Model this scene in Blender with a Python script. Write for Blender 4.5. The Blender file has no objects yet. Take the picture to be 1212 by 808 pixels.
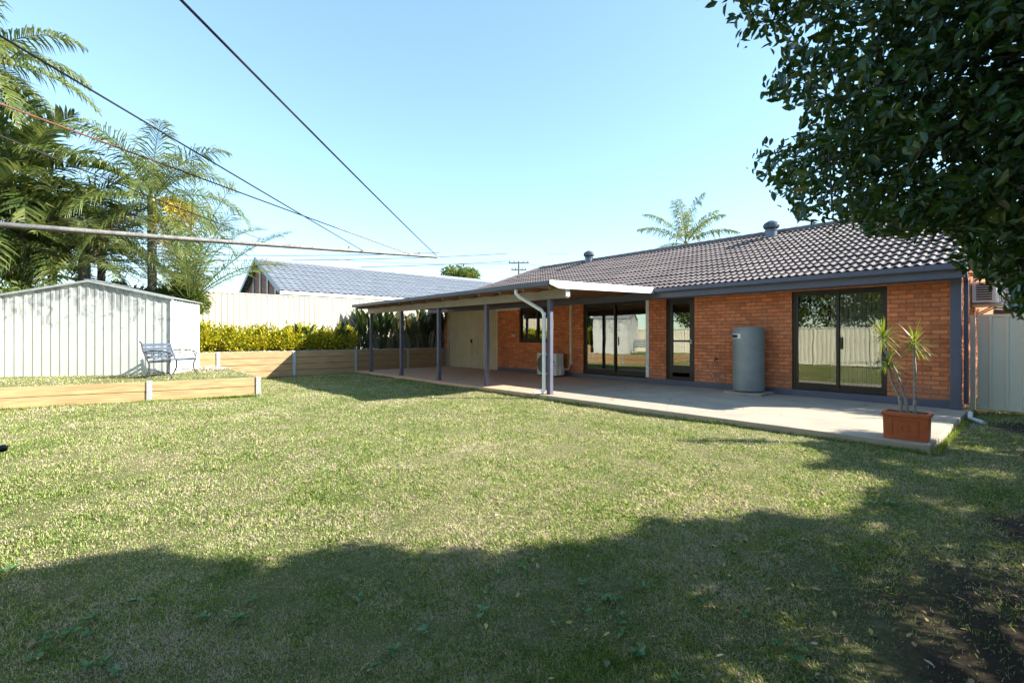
import bpy, bmesh, math, random
import numpy as np
from mathutils import Vector, Matrix

rng = np.random.default_rng(7)
random.seed(7)
scene = bpy.context.scene
COL = scene.collection

# ------------------------------------------------------------------ camera
FP = 560.0                       # focal length in photo pixels (1212 wide)
CAMZ = 1.42
RIGHT = np.array([.663, .749]); FWD = np.array([-.749, .663])
cam = bpy.data.cameras.new("camera"); camo = bpy.data.objects.new("camera", cam); COL.objects.link(camo)
cam.sensor_width = 36.0; cam.lens = 36.0 * FP / 1212.0
cam.shift_y = -6.0 / 1212.0
cam.clip_start = 0.05; cam.clip_end = 2000
camo.location = (0, 0, CAMZ)
camo.rotation_euler = (math.radians(90), 0, math.atan2(-FWD[0], FWD[1]))
scene.camera = camo

# ------------------------------------------------------------------ light
SUNX, SUNY = 1.18, 1.06          # horizontal shadow length per metre of height
world = bpy.data.worlds.new("World"); scene.world = world; world.use_nodes = True
nt = world.node_tree
sky = nt.nodes.new('ShaderNodeTexSky'); sky.sky_type = 'NISHITA'; sky.sun_disc = False
sky.sun_elevation = math.atan(1 / math.hypot(SUNX, SUNY)); sky.sun_rotation = math.atan2(SUNX, SUNY)
sky.air_density = 1.0; sky.dust_density = 0.12; sky.ozone_density = 1.0; sky.altitude = 0
bg = nt.nodes['Background']; bg.inputs['Strength'].default_value = 0.11
tint = nt.nodes.new('ShaderNodeVectorMath'); tint.operation = 'MULTIPLY'; tint.inputs[1].default_value = (.80, .98, 1.05)
gam = nt.nodes.new('ShaderNodeGamma'); gam.inputs[1].default_value = .75
nt.links.new(sky.outputs[0], gam.inputs[0]); nt.links.new(gam.outputs[0], tint.inputs[0]); nt.links.new(tint.outputs[0], bg.inputs['Color'])
sun = bpy.data.lights.new("sun", 'SUN'); sun.energy = 3.4; sun.angle = math.radians(.5); sun.color = (1, .94, .84)
suno = bpy.data.objects.new("sun", sun); COL.objects.link(suno)
suno.rotation_euler = Vector((-SUNX, -SUNY, -1)).to_track_quat('-Z', 'Y').to_euler()
suno.location = (20, 18, 30)
vs = scene.view_settings
vs.view_transform = 'Standard'; vs.look = 'None'; vs.exposure = 2.2; vs.gamma = 1; vs.use_curve_mapping = False
scene.cycles.max_bounces = 8; scene.cycles.transparent_max_bounces = 12

# ------------------------------------------------------------------ helpers
def tag(o, label=None, cat=None, group=None, kind=None):
    if label: o['label'] = label
    if cat: o['category'] = cat
    if group: o['group'] = group
    if kind: o['kind'] = kind
    return o

def thing(name, label, cat, loc=(0, 0, 0), rz=0, group=None):
    o = bpy.data.objects.new(name, None); COL.objects.link(o)
    o.location = loc; o.rotation_euler = (0, 0, rz); o.empty_display_size = .1
    return tag(o, label, cat, group)

def root_of(o):
    while o.parent: o = o.parent
    return o

def link_mesh(name, me, mat=None, parent=None, local=False):
    o = bpy.data.objects.new(name, me); COL.objects.link(o)
    if mat: me.materials.append(mat)
    if parent is not None:
        if not local:
            r = root_of(parent)
            M = Matrix.LocRotScale(r.location, r.rotation_euler, None).inverted()
            me.transform(M)
        o.parent = parent
    return o

class MB:
    def __init__(s): s.v = []; s.f = []
    def add(s, vs_, fs):
        n = len(s.v); s.v += [tuple(p) for p in vs_]; s.f += [tuple(i + n for i in f) for f in fs]; return s
    def box(s, x0, x1, y0, y1, z0, z1, M=None):
        vv = [(x, y, z) for z in (z0, z1) for x, y in ((x0, y0), (x1, y0), (x1, y1), (x0, y1))]
        if M is not None: vv = [tuple(M @ Vector(p)) for p in vv]
        return s.add(vv, [(3, 2, 1, 0), (4, 5, 6, 7), (0, 1, 5, 4), (1, 2, 6, 5), (2, 3, 7, 6), (3, 0, 4, 7)])
    def bar(s, a, b, w, h):      # rectangular bar between two points, w sideways, h upward
        a = Vector(a); b = Vector(b); d = (b - a).normalized()
        up = Vector((0, 0, 1)) if abs(d.z) < .95 else Vector((0, 1, 0))
        sd = d.cross(up).normalized(); u = sd.cross(d)
        vv = []
        for p in (a, b):
            for i, j in ((-1, -1), (1, -1), (1, 1), (-1, 1)): vv.append(p + sd * (i * w / 2) + u * (j * h / 2))
        return s.add(vv, [(0, 1, 2, 3), (7, 6, 5, 4), (0, 4, 5, 1), (1, 5, 6, 2), (2, 6, 7, 3), (3, 7, 4, 0)])
    def tube(s, pts, r, n=8, cap=True):
        pts = [Vector(p) for p in pts]
        rs = r if hasattr(r, '__len__') else [r] * len(pts)
        rings = []; ref = None
        for i, p in enumerate(pts):
            d = (pts[min(i + 1, len(pts) - 1)] - pts[max(i - 1, 0)]).normalized()
            if ref is None: ref = Vector((0, 0, 1)) if abs(d.z) < .9 else Vector((1, 0, 0))
            sd = d.cross(ref).normalized(); u = sd.cross(d).normalized(); ref = u
            rings.append([p + (sd * math.cos(t) + u * math.sin(t)) * rs[i] for t in [2 * math.pi * k / n for k in range(n)]])
        fs = []
        for i in range(len(pts) - 1):
            for k in range(n):
                a = i * n + k; b = i * n + (k + 1) % n; fs.append((a, b, b + n, a + n))
        if cap: fs.append(tuple(range(n))[::-1]); fs.append(tuple((len(pts) - 1) * n + k for k in range(n)))
        return s.add([q for rr in rings for q in rr], fs)
    def lathe(s, c, prof, n=32):
        vv = []; fs = []
        for r, z in prof:
            for k in range(n):
                t = 2 * math.pi * k / n; vv.append((c[0] + r * math.cos(t), c[1] + r * math.sin(t), c[2] + z))
        for i in range(len(prof) - 1):
            for k in range(n):
                a = i * n + k; b = i * n + (k + 1) % n; fs.append((a, b, b + n, a + n))
        fs.append(tuple(range(n))[::-1]); fs.append(tuple((len(prof) - 1) * n + k for k in range(n)))
        return s.add(vv, fs)
    def build(s, name, mat=None, parent=None, local=False, smooth=False, bevel=0):
        me = bpy.data.meshes.new(name); me.from_pydata(s.v, [], s.f); me.update()
        if smooth:
            me.polygons.foreach_set('use_smooth', [True] * len(me.polygons))
            me.set_sharp_from_angle(angle=math.radians(40))
        o = link_mesh(name, me, mat, parent, local)
        if bevel:
            m = o.modifiers.new('bevel', 'BEVEL'); m.width = bevel; m.segments = 2; m.limit_method = 'ANGLE'
        return o

def np_mesh(name, V, F, mat, parent=None, mats=None, mi=None, smooth=False):
    """V (n,3) float, F (m,k) int all faces of k corners"""
    me = bpy.data.meshes.new(name)
    k = F.shape[1]
    me.vertices.add(len(V)); me.vertices.foreach_set('co', V.astype(np.float32).ravel())
    me.loops.add(F.size); me.loops.foreach_set('vertex_index', F.astype(np.int32).ravel())
    me.polygons.add(len(F)); me.polygons.foreach_set('loop_start', np.arange(0, F.size, k, dtype=np.int32))
    me.polygons.foreach_set('loop_total', np.full(len(F), k, dtype=np.int32))
    if mi is not None: me.polygons.foreach_set('material_index', mi.astype(np.int32))
    if smooth: me.polygons.foreach_set('use_smooth', np.ones(len(F), dtype=bool))
    me.update(calc_edges=True); me.validate()
    o = link_mesh(name, me, mat, parent)
    if mats:
        for m in mats: me.materials.append(m)
    return o

# ------------------------------------------------------------------ materials
def lin(c):
    return tuple(c) + (1,) if len(c) == 3 else c

def mat(name, col, rough=.6, col2=None, nscale=3, bump=0, bscale=30, metal=0, spec=.5, stretch=None, island=0, coat=0, detail=4, contrast=(.35, .65)):
    m = bpy.data.materials.new(name); m.use_nodes = True; t = m.node_tree; N = t.nodes; L = t.links
    b = N['Principled BSDF']; b.inputs['Roughness'].default_value = rough; b.inputs['Metallic'].default_value = metal
    b.inputs['Specular IOR Level'].default_value = spec; b.inputs['Base Color'].default_value = lin(col)
    tc = N.new('ShaderNodeTexCoord'); mp = N.new('ShaderNodeMapping'); L.new(tc.outputs['Object'], mp.inputs[0])
    if stretch: mp.inputs['Scale'].default_value = stretch
    cur = None
    if col2:
        n = N.new('ShaderNodeTexNoise'); n.inputs['Scale'].default_value = nscale; n.inputs['Detail'].default_value = detail
        n.inputs['Roughness'].default_value = .6
        L.new(mp.outputs[0], n.inputs['Vector'])
        r = N.new('ShaderNodeMapRange'); r.inputs[1].default_value = contrast[0]; r.inputs[2].default_value = contrast[1]
        L.new(n.outputs['Fac'], r.inputs[0])
        mx = N.new('ShaderNodeMix'); mx.data_type = 'RGBA'; mx.inputs['A'].default_value = lin(col); mx.inputs['B'].default_value = lin(col2)
        L.new(r.outputs[0], mx.inputs['Factor']); cur = mx.outputs['Result']; L.new(cur, b.inputs['Base Color'])
    if island:
        g = N.new('ShaderNodeNewGeometry'); hv = N.new('ShaderNodeHueSaturation')
        r = N.new('ShaderNodeMapRange'); r.inputs[3].default_value = 1 - island; r.inputs[4].default_value = 1 + island
        L.new(g.outputs['Random Per Island'], r.inputs[0]); L.new(r.outputs[0], hv.inputs['Value'])
        if cur: L.new(cur, hv.inputs['Color'])
        else: hv.inputs['Color'].default_value = lin(col)
        L.new(hv.outputs[0], b.inputs['Base Color'])
    if bump:
        n = N.new('ShaderNodeTexNoise'); n.inputs['Scale'].default_value = bscale; n.inputs['Detail'].default_value = 5
        L.new(mp.outputs[0], n.inputs['Vector'])
        bp = N.new('ShaderNodeBump'); bp.inputs['Strength'].default_value = bump; bp.inputs['Distance'].default_value = .01
        L.new(n.outputs['Fac'], bp.inputs['Height']); L.new(bp.outputs[0], b.inputs['Normal'])
    return m

def leafmat(name, cols, trans=.3, rough=.45, spec=.5, patch=0):
    """cols: list of (position, colour) picked per leaf"""
    m = bpy.data.materials.new(name); m.use_nodes = True; t = m.node_tree; N = t.nodes; L = t.links
    b = N['Principled BSDF']; b.inputs['Roughness'].default_value = rough; b.inputs['Specular IOR Level'].default_value = spec
    g = N.new('ShaderNodeNewGeometry'); cr = N.new('ShaderNodeValToRGB')
    e = cr.color_ramp.elements
    while len(e) < len(cols): e.new(.5)
    for i, (p, c) in enumerate(cols): e[i].position = p; e[i].color = lin(c)
    if patch:
        fac = g.outputs['Random Per Island']
        for sc_, am in ((.9, patch), (5.5, patch * .9), (17, patch * .5)):
            n = N.new('ShaderNodeTexNoise'); n.inputs['Scale'].default_value = sc_; n.inputs['Detail'].default_value = 3; L.new(g.outputs['Position'], n.inputs['Vector'])
            r = N.new('ShaderNodeMapRange'); r.inputs[1].default_value = .3; r.inputs[2].default_value = .7; r.inputs[3].default_value = -am; r.inputs[4].default_value = am
            L.new(n.outputs['Fac'], r.inputs[0]); ad = N.new('ShaderNodeMath'); L.new(fac, ad.inputs[0]); L.new(r.outputs[0], ad.inputs[1]); fac = ad.outputs[0]
        L.new(fac, cr.inputs[0])
    else: L.new(g.outputs['Random Per Island'], cr.inputs[0])
    L.new(cr.outputs[0], b.inputs['Base Color'])
    tr = N.new('ShaderNodeBsdfTranslucent')
    hs = N.new('ShaderNodeHueSaturation'); hs.inputs['Hue'].default_value = .48; hs.inputs['Value'].default_value = 1.5
    hs.inputs['Saturation'].default_value = 1.1
    L.new(cr.outputs[0], hs.inputs['Color']); L.new(hs.outputs[0], tr.inputs['Color'])
    ms = N.new('ShaderNodeMixShader'); ms.inputs[0].default_value = trans
    L.new(b.outputs[0], ms.inputs[1]); L.new(tr.outputs[0], ms.inputs[2]); L.new(ms.outputs[0], N['Material Output'].inputs['Surface'])
    return m

def brickmat(name, c1, c2, mortar):
    m = bpy.data.materials.new(name); m.use_nodes = True; t = m.node_tree; N = t.nodes; L = t.links
    b = N['Principled BSDF']; b.inputs['Roughness'].default_value = .85; b.inputs['Specular IOR Level'].default_value = .25
    g = N.new('ShaderNodeNewGeometry'); sp = N.new('ShaderNodeSeparateXYZ'); L.new(g.outputs['Position'], sp.inputs[0])
    ad = N.new('ShaderNodeMath'); ad.operation = 'ADD'; L.new(sp.outputs[0], ad.inputs[0]); L.new(sp.outputs[1], ad.inputs[1])
    cb = N.new('ShaderNodeCombineXYZ'); L.new(ad.outputs[0], cb.inputs[0]); L.new(sp.outputs[2], cb.inputs[1])
    wn = N.new('ShaderNodeTexNoise'); wn.inputs['Scale'].default_value = 9; wn.inputs['Detail'].default_value = 2
    L.new(g.outputs['Position'], wn.inputs['Vector'])
    sc = N.new('ShaderNodeVectorMath'); sc.operation = 'SCALE'; sc.inputs['Scale'].default_value = .006
    L.new(wn.outputs['Color'], sc.inputs[0]); va = N.new('ShaderNodeVectorMath'); L.new(cb.outputs[0], va.inputs[0]); L.new(sc.outputs[0], va.inputs[1])
    br = N.new('ShaderNodeTexBrick'); br.inputs['Scale'].default_value = 1
    br.inputs['Brick Width'].default_value = .24; br.inputs['Row Height'].default_value = .086
    br.inputs['Mortar Size'].default_value = .008; br.inputs['Mortar Smooth'].default_value = .3; br.inputs['Bias'].default_value = -.1
    br.inputs['Color1'].default_value = lin(c1); br.inputs['Color2'].default_value = lin(c2); br.inputs['Mortar'].default_value = lin(mortar)
    L.new(va.outputs[0], br.inputs['Vector'])
    n = N.new('ShaderNodeTexNoise'); n.inputs['Scale'].default_value = 14; n.inputs['Detail'].default_value = 6; L.new(g.outputs['Position'], n.inputs['Vector'])
    n2 = N.new('ShaderNodeTexNoise'); n2.inputs['Scale'].default_value = .9; n2.inputs['Detail'].default_value = 3; L.new(g.outputs['Position'], n2.inputs['Vector'])
    mm = N.new('ShaderNodeMath'); mm.operation = 'ADD'; L.new(n.outputs['Fac'], mm.inputs[0]); L.new(n2.outputs['Fac'], mm.inputs[1])
    r = N.new('ShaderNodeMapRange'); r.inputs[1].default_value = .6; r.inputs[2].default_value = 1.4; r.inputs[3].default_value = .68; r.inputs[4].default_value = 1.3
    L.new(mm.outputs[0], r.inputs[0])
    hv = N.new('ShaderNodeHueSaturation'); L.new(br.outputs['Color'], hv.inputs['Color']); L.new(r.outputs[0], hv.inputs['Value'])
    # splash dirt near the ground
    gr = N.new('ShaderNodeMapRange'); gr.inputs[1].default_value = .2; gr.inputs[2].default_value = .75; gr.inputs[3].default_value = .45; gr.inputs[4].default_value = 0
    L.new(sp.outputs[2], gr.inputs[0]); gm = N.new('ShaderNodeMath'); gm.operation = 'MULTIPLY'; L.new(gr.outputs[0], gm.inputs[0]); L.new(n2.outputs['Fac'], gm.inputs[1])
    dm = N.new('ShaderNodeMix'); dm.data_type = 'RGBA'; L.new(gm.outputs[0], dm.inputs['Factor']); L.new(hv.outputs[0], dm.inputs['A']); dm.inputs['B'].default_value = (.30, .22, .17, 1)
    L.new(dm.outputs['Result'], b.inputs['Base Color'])
    inv = N.new('ShaderNodeMath'); inv.operation = 'SUBTRACT'; inv.inputs[0].default_value = 1; L.new(br.outputs['Fac'], inv.inputs[1])
    ad2 = N.new('ShaderNodeMath'); ad2.operation = 'MULTIPLY_ADD'; L.new(n.outputs['Fac'], ad2.inputs[0]); ad2.inputs[1].default_value = .35
    L.new(inv.outputs[0], ad2.inputs[2])
    bp = N.new('ShaderNodeBump'); bp.inputs['Strength'].default_value = .9; bp.inputs['Distance'].default_value = .008
    L.new(ad2.outputs[0], bp.inputs['Height']); L.new(bp.outputs[0], b.inputs['Normal'])
    return m

M = {}
M['brick'] = brickmat('brick_orange', (.72, .225, .085), (.48, .14, .055), (.22, .14, .09))
M['brick_dark'] = brickmat('brick_far', (.40, .16, .11), (.32, .12, .09), (.36, .30, .26))
M['trim'] = mat('slate_blue_paint', (.092, .096, .135), .45, (.076, .08, .115), 2, .1, 40)
M['post'] = mat('slate_blue_post', (.10, .102, .150), .45, (.078, .08, .118), 4, .1, 50)
M['beam'] = mat('taupe_paint', (.27, .24, .215), .55, (.22, .20, .18), 2, .15, 30)
M['rafter'] = mat('brown_paint', (.26, .15, .09), .6)
M['ceil'] = mat('brown_sheet', (.50, .31, .18), .6, (.44, .27, .16), 3)
M['white'] = mat('white_paint', (.76, .77, .77), .4, (.66, .67, .67), 4)
M['white_old'] = mat('white_plastic', (.74, .74, .71), .4, (.60, .60, .56), 8)
M['frame'] = mat('bronze_aluminium', (.012, .010, .009), .35, metal=.3)
M['tile'] = mat('brown_roof_tile', (.155, .125, .118), .62, (.095, .075, .07), 1.1, .5, 60, island=0, contrast=(.3, .7))
M['ridge'] = mat('ridge_tile', (.15, .12, .115), .65, (.10, .08, .075), 3, .4, 50)
M['tile_grey'] = mat('blue_grey_tile', (.21, .235, .27), .55, (.17, .19, .22), 2, .3, 50)
M['concrete'] = None
M['metal'] = mat('galvanised', (.52, .55, .56), .45, (.40, .43, .45), 12, .1, 60, metal=.5)
M['steel'] = mat('galvanised_pipe', (.33, .32, .30), .55, (.22, .20, .18), 25, .2, 90, metal=.45)
M['rust'] = mat('rusty_wire', (.20, .07, .04), .7, (.10, .05, .04), 60)
M['wire'] = mat('dark_wire', (.03, .03, .035), .5)
M['iron'] = mat('cast_iron', (.05, .052, .065), .5, metal=.3)
M['bench_wood'] = mat('bench_slat_paint', (.075, .10, .14), .5, (.055, .075, .11), 8, .2, 60)
M['cream'] = mat('cream_steel', (.60, .56, .44), .45, (.54, .50, .39), 1.2, 0)
M['cream_fence'] = mat('cream_fence_steel', (.47, .43, .345), .55, (.41, .37, .29), .8)
M['gate'] = mat('pale_gate_steel', (.80, .77, .62), .42, (.74, .71, .56), 1.4)
M['door_cream'] = mat('cream_ribbed_door', (.60, .52, .36), .5, (.52, .44, .30), 2)
M['terracotta'] = mat('terracotta', (.48, .11, .03), .5, (.40, .085, .025), 9, .2, 50)
M['soil'] = mat('potting_soil', (.03, .022, .018), .95, (.05, .035, .028), 40, .8, 60)
M['heater'] = mat('grey_green_enamel', (.25, .27, .26), .38, (.185, .21, .21), 2)
M['ac'] = mat('ac_shell', (.62, .60, .54), .5, (.56, .54, .49), 5)
M['dark'] = mat('dark_grille', (.03, .03, .03), .6)
M['black'] = mat('black_rubber', (.012, .012, .012), .5)
M['blue'] = mat('blue_badge', (.02, .06, .25), .4)
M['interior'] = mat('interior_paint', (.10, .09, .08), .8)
M['blind'] = mat('vertical_blind', (.85, .83, .78), .7)
M['bark'] = mat('palm_bark', (.15, .13, .11), .9, (.09, .075, .06), 6, .6, 30, stretch=(1, 1, 4))
M['bark2'] = mat('tree_bark', (.13, .105, .085), .9, (.07, .055, .045), 9, .7, 30)
M['pale_bark'] = mat('pale_bark', (.34, .30, .26), .85, (.2, .17, .14), 5, .5, 25)
M['dracaena_bark'] = mat('dracaena_stem', (.40, .36, .32), .8, (.22, .19, .165), 30, .7, 60)
M['pebble'] = mat('pebbles', (.42, .34, .27), .8, island=.45)
M['pale_rock'] = mat('pale_rocks', (.36, .31, .25), .85, island=.5)
M['pole'] = mat('timber_pole', (.16, .13, .11), .9, (.10, .08, .07), 5)
M['stain'] = mat('lime_stain', (.45, .40, .36), .9)
M['light'] = mat('light_diffuser', (.75, .70, .58), .4)

def sleepermat():
    m = mat('treated_pine', (.46, .30, .15), .8, (.27, .16, .075), 5, .5, 18, stretch=(1, .35, 9), island=.2, detail=8)
    return m
M['sleeper'] = sleepermat()

def roofmat_shed():
    m = mat('shed_steel', (.49, .50, .475), .5, (.44, .455, .43), 2.0, 0, metal=.0)
    t = m.node_tree; N = t.nodes; L = t.links; b = N['Principled BSDF']
    src = b.inputs['Base Color'].links[0].from_socket
    g = N.new('ShaderNodeNewGeometry'); n = N.new('ShaderNodeTexNoise'); n.inputs['Scale'].default_value = 2.6; n.inputs['Detail'].default_value = 9; n.inputs['Roughness'].default_value = .72
    n.inputs['Distortion'].default_value = 1.0
    L.new(g.outputs['Position'], n.inputs['Vector'])
    sp = N.new('ShaderNodeSeparateXYZ'); L.new(g.outputs['Position'], sp.inputs[0])
    r = N.new('ShaderNodeMapRange'); r.inputs[1].default_value = 1.1; r.inputs[2].default_value = 2.6; r.inputs[3].default_value = -.08; r.inputs[4].default_value = .13
    L.new(sp.outputs[2], r.inputs[0]); ad = N.new('ShaderNodeMath'); L.new(n.outputs['Fac'], ad.inputs[0]); L.new(r.outputs[0], ad.inputs[1])
    r2 = N.new('ShaderNodeMapRange'); r2.inputs[1].default_value = .53; r2.inputs[2].default_value = .65; r2.inputs[4].default_value = .6
    L.new(ad.outputs[0], r2.inputs[0])
    mx = N.new('ShaderNodeMix'); mx.data_type = 'RGBA'; L.new(r2.outputs[0], mx.inputs['Factor']); L.new(src, mx.inputs['A']); mx.inputs['B'].default_value = (.10, .11, .12, 1)
    L.new(mx.outputs['Result'], b.inputs['Base Color'])
    return m
M['shed'] = roofmat_shed()


def slabmat():
    m = mat('patio_concrete', (.425, .345, .255), .8, (.33, .275, .21), 1.6, .25, 90, detail=8)
    t = m.node_tree; N = t.nodes; L = t.links; b = N['Principled BSDF']
    src = b.inputs['Base Color'].links[0].from_socket
    g = N.new('ShaderNodeNewGeometry'); sp = N.new('ShaderNodeSeparateXYZ'); L.new(g.outputs['Position'], sp.inputs[0])
    n = N.new('ShaderNodeTexNoise'); n.inputs['Scale'].default_value = .8; L.new(g.outputs['Position'], n.inputs['Vector'])
    ma = N.new('ShaderNodeMath'); ma.operation = 'MULTIPLY_ADD'; ma.inputs[1].default_value = 3.0
    L.new(n.outputs['Fac'], ma.inputs[0]); L.new(sp.outputs[0], ma.inputs[2])
    r = N.new('ShaderNodeMapRange'); r.inputs[1].default_value = -5.5; r.inputs[2].default_value = -8.5; L.new(ma.outputs[0], r.inputs[0])
    mx = N.new('ShaderNodeMix'); mx.data_type = 'RGBA'; L.new(r.outputs[0], mx.inputs['Factor']); L.new(src, mx.inputs['A']); mx.inputs['B'].default_value = (.56, .34, .22, 1)
    # fine speckle and cracks
    v = N.new('ShaderNodeTexVoronoi'); v.feature = 'DISTANCE_TO_EDGE'; v.inputs['Scale'].default_value = .42
    wn = N.new('ShaderNodeTexNoise'); wn.inputs['Scale'].default_value = 2.2; L.new(g.outputs['Position'], wn.inputs['Vector'])
    vm = N.new('ShaderNodeVectorMath'); vm.operation = 'MULTIPLY_ADD'; L.new(wn.outputs['Color'], vm.inputs[0]); vm.inputs[1].default_value = (.5, .5, .5); L.new(g.outputs['Position'], vm.inputs[2])
    L.new(vm.outputs[0], v.inputs['Vector'])
    r3 = N.new('ShaderNodeMapRange'); r3.inputs[1].default_value = 0; r3.inputs[2].default_value = .006; r3.inputs[3].default_value = .55; r3.inputs[4].default_value = 1
    L.new(v.outputs['Distance'], r3.inputs[0])
    hs = N.new('ShaderNodeHueSaturation'); L.new(mx.outputs['Result'], hs.inputs['Color']); L.new(r3.outputs[0], hs.inputs['Value'])
    L.new(hs.outputs[0], b.inputs['Base Color'])
    return m
M['concrete'] = slabmat()

def glassmat(name='tinted_glass', refl=.36):
    m = bpy.data.materials.new(name); m.use_nodes = True; t = m.node_tree; N = t.nodes; L = t.links
    N.remove(N['Principled BSDF'])
    gl = N.new('ShaderNodeBsdfGlossy'); gl.inputs['Roughness'].default_value = .0; gl.inputs['Color'].default_value = (.80, .80, .76, 1)
    tr = N.new('ShaderNodeBsdfTransparent'); tr.inputs['Color'].default_value = (.78, .79, .74, 1)
    lw = N.new('ShaderNodeLayerWeight'); lw.inputs['Blend'].default_value = .35
    r = N.new('ShaderNodeMapRange'); r.inputs[3].default_value = refl * .36; r.inputs[4].default_value = 1; L.new(lw.outputs['Facing'], r.inputs[0])
    g = N.new('ShaderNodeNewGeometry'); n = N.new('ShaderNodeTexNoise'); n.inputs['Scale'].default_value = 1.3; L.new(g.outputs['Position'], n.inputs['Vector'])
    bp = N.new('ShaderNodeBump'); bp.inputs['Strength'].default_value = .06; bp.inputs['Distance'].default_value = .02; L.new(n.outputs['Fac'], bp.inputs['Height'])
    L.new(bp.outputs[0], gl.inputs['Normal'])
    ms = N.new('ShaderNodeMixShader'); L.new(r.outputs[0], ms.inputs[0]); L.new(tr.outputs[0], ms.inputs[1]); L.new(gl.outputs[0], ms.inputs[2])
    L.new(ms.outputs[0], N['Material Output'].inputs['Surface'])
    return m
M['glass'] = glassmat()

# soil patch centre lists shared by the ground material and the blades of grass
SOIL = [(.9, 3.2, 1.9), (.3, 5.2, .8), (1.5, 8.5, 1.9), (.1, 10.8, .9), (.2, 1.7, 1.0)]
DRY = [(-3.4, 3.0, 1.3), (-7.6, .2, 1.2), (-5.2, 3.4, 1.2), (-9.6, 1.2, 1.3), (-3.7, 5.0, 1.3)]
def groundmat(name, lawn=True):
    m = bpy.data.materials.new(name); m.use_nodes = True; t = m.node_tree; N = t.nodes; L = t.links
    b = N['Principled BSDF']; b.inputs['Roughness'].default_value = .95; b.inputs['Specular IOR Level'].default_value = .1
    g = N.new('ShaderNodeNewGeometry')
    def noise(s, d=6, rgh=.6):
        n = N.new('ShaderNodeTexNoise'); n.inputs['Scale'].default_value = s; n.inputs['Detail'].default_value = d; n.inputs['Roughness'].default_value = rgh
        L.new(g.outputs['Position'], n.inputs['Vector']); return n.outputs['Fac']
    def rng_(src, a, b_, lo=0, hi=1):
        r = N.new('ShaderNodeMapRange'); r.inputs[1].default_value = a; r.inputs[2].default_value = b_; r.inputs[3].default_value = lo; r.inputs[4].default_value = hi
        L.new(src, r.inputs[0]); return r.outputs[0]
    def mix(f, A, B):
        mx = N.new('ShaderNodeMix'); mx.data_type = 'RGBA'; L.new(f, mx.inputs['Factor'])
        for k, s in (('A', A), ('B', B)):
            if isinstance(s, tuple): mx.inputs[k].default_value = lin(s)
            else: L.new(s, mx.inputs[k])
        return mx.outputs['Result']
    c = mix(rng_(noise(28, 8, .75), .40, .60), (.085, .115, .03), (.22, .195, .10))
    c = mix(rng_(noise(.7, 4), .42, .68, 0, .6), c, (.27, .225, .125))
    c = mix(rng_(noise(75, 4, .8), .54, .68, 0, .7), c, (.07, .065, .035))
    def blobs(lst, nz):
        cur = None
        for (x, y, r) in lst:
            vm = N.new('ShaderNodeVectorMath'); vm.operation = 'DISTANCE'; L.new(g.outputs['Position'], vm.inputs[0]); vm.inputs[1].default_value = (x, y, 0)
            q = rng_(vm.outputs['Value'], r * .35, r * 1.15, 1, 0)
            if cur is None: cur = q
            else:
                mm = N.new('ShaderNodeMath'); mm.operation = 'MAXIMUM'; L.new(cur, mm.inputs[0]); L.new(q, mm.inputs[1]); cur = mm.outputs[0]
        ad = N.new('ShaderNodeMath'); ad.operation = 'ADD'; L.new(cur, ad.inputs[0]); L.new(nz, ad.inputs[1])
        return ad.outputs[0]
    if lawn:
        c = mix(rng_(blobs(DRY, noise(3)), .85, 1.35, 0, .6), c, (.26, .22, .125))
        soil = mix(noise(30, 8, .7), (.040, .030, .022), (.095, .070, .050))
        c = mix(rng_(blobs(SOIL, noise(2.5, 8, .7)), .80, 1.15), c, soil)
    L.new(c, b.inputs['Base Color'])
    bp = N.new('ShaderNodeBump'); bp.inputs['Strength'].default_value = .9; bp.inputs['Distance'].default_value = .035
    L.new(noise(55, 8, .8), bp.inputs['Height']); L.new(bp.outputs[0], b.inputs['Normal'])
    return m
M['lawn'] = groundmat('lawn_ground')
M['mulch'] = mat('bed_mulch', (.17, .115, .08), .95, (.09, .06, .045), 30, .9, 40)

# ------------------------------------------------------------------ structure : ground
def sheet(name, x0, x1, y0, y1, z, m, n=1):
    mb = MB(); mb.add([(x0, y0, z), (x1, y0, z), (x1, y1, z), (x0, y1, z)], [(0, 1, 2, 3)])
    return tag(mb.build(name, m), kind='structure')
# gently uneven ground near the camera, one sheet out to the horizon
def ground():
    xs = np.concatenate([[-900, -300, -120, -60], np.linspace(-34, 14, 97), [30, 80, 300, 900]])
    ys = np.concatenate([[-900, -300, -80, -30], np.linspace(-12, 34, 93), [60, 120, 300, 900]])
    X, Y = np.meshgrid(xs, ys, indexing='ij')
    Z = .012 * np.sin(X * 1.3 + Y * .7) + .010 * np.sin(Y * 1.9 - X * .5) + .006 * np.sin(X * 3.1) * np.sin(Y * 2.7)
    Z -= .012
    far = (np.abs(X) > 40) | (np.abs(Y) > 40); Z[far] = -.02
    V = np.stack([X, Y, Z], -1).reshape(-1, 3); ny = len(ys)
    i, j = np.meshgrid(np.arange(len(xs) - 1), np.arange(ny - 1), indexing='ij'); a = (i * ny + j).ravel()
    F = np.stack([a, a + ny, a + ny + 1, a + 1], -1)
    return tag(np_mesh('ground', V, F, M['lawn'], smooth=True), kind='structure')
ground()
def prism(name, poly, z0, z1, m, kind='structure', bevel=0):
    n = len(poly); mb = MB()
    mb.add([(x, y, z0) for x, y in poly] + [(x, y, z1) for x, y in poly],
           [tuple(range(n))[::-1], tuple(range(n, 2 * n))] + [(i, (i + 1) % n, n + (i + 1) % n, n + i) for i in range(n)])
    o = mb.build(name, m, bevel=bevel)
    if kind: tag(o, kind=kind)
    return o
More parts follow.
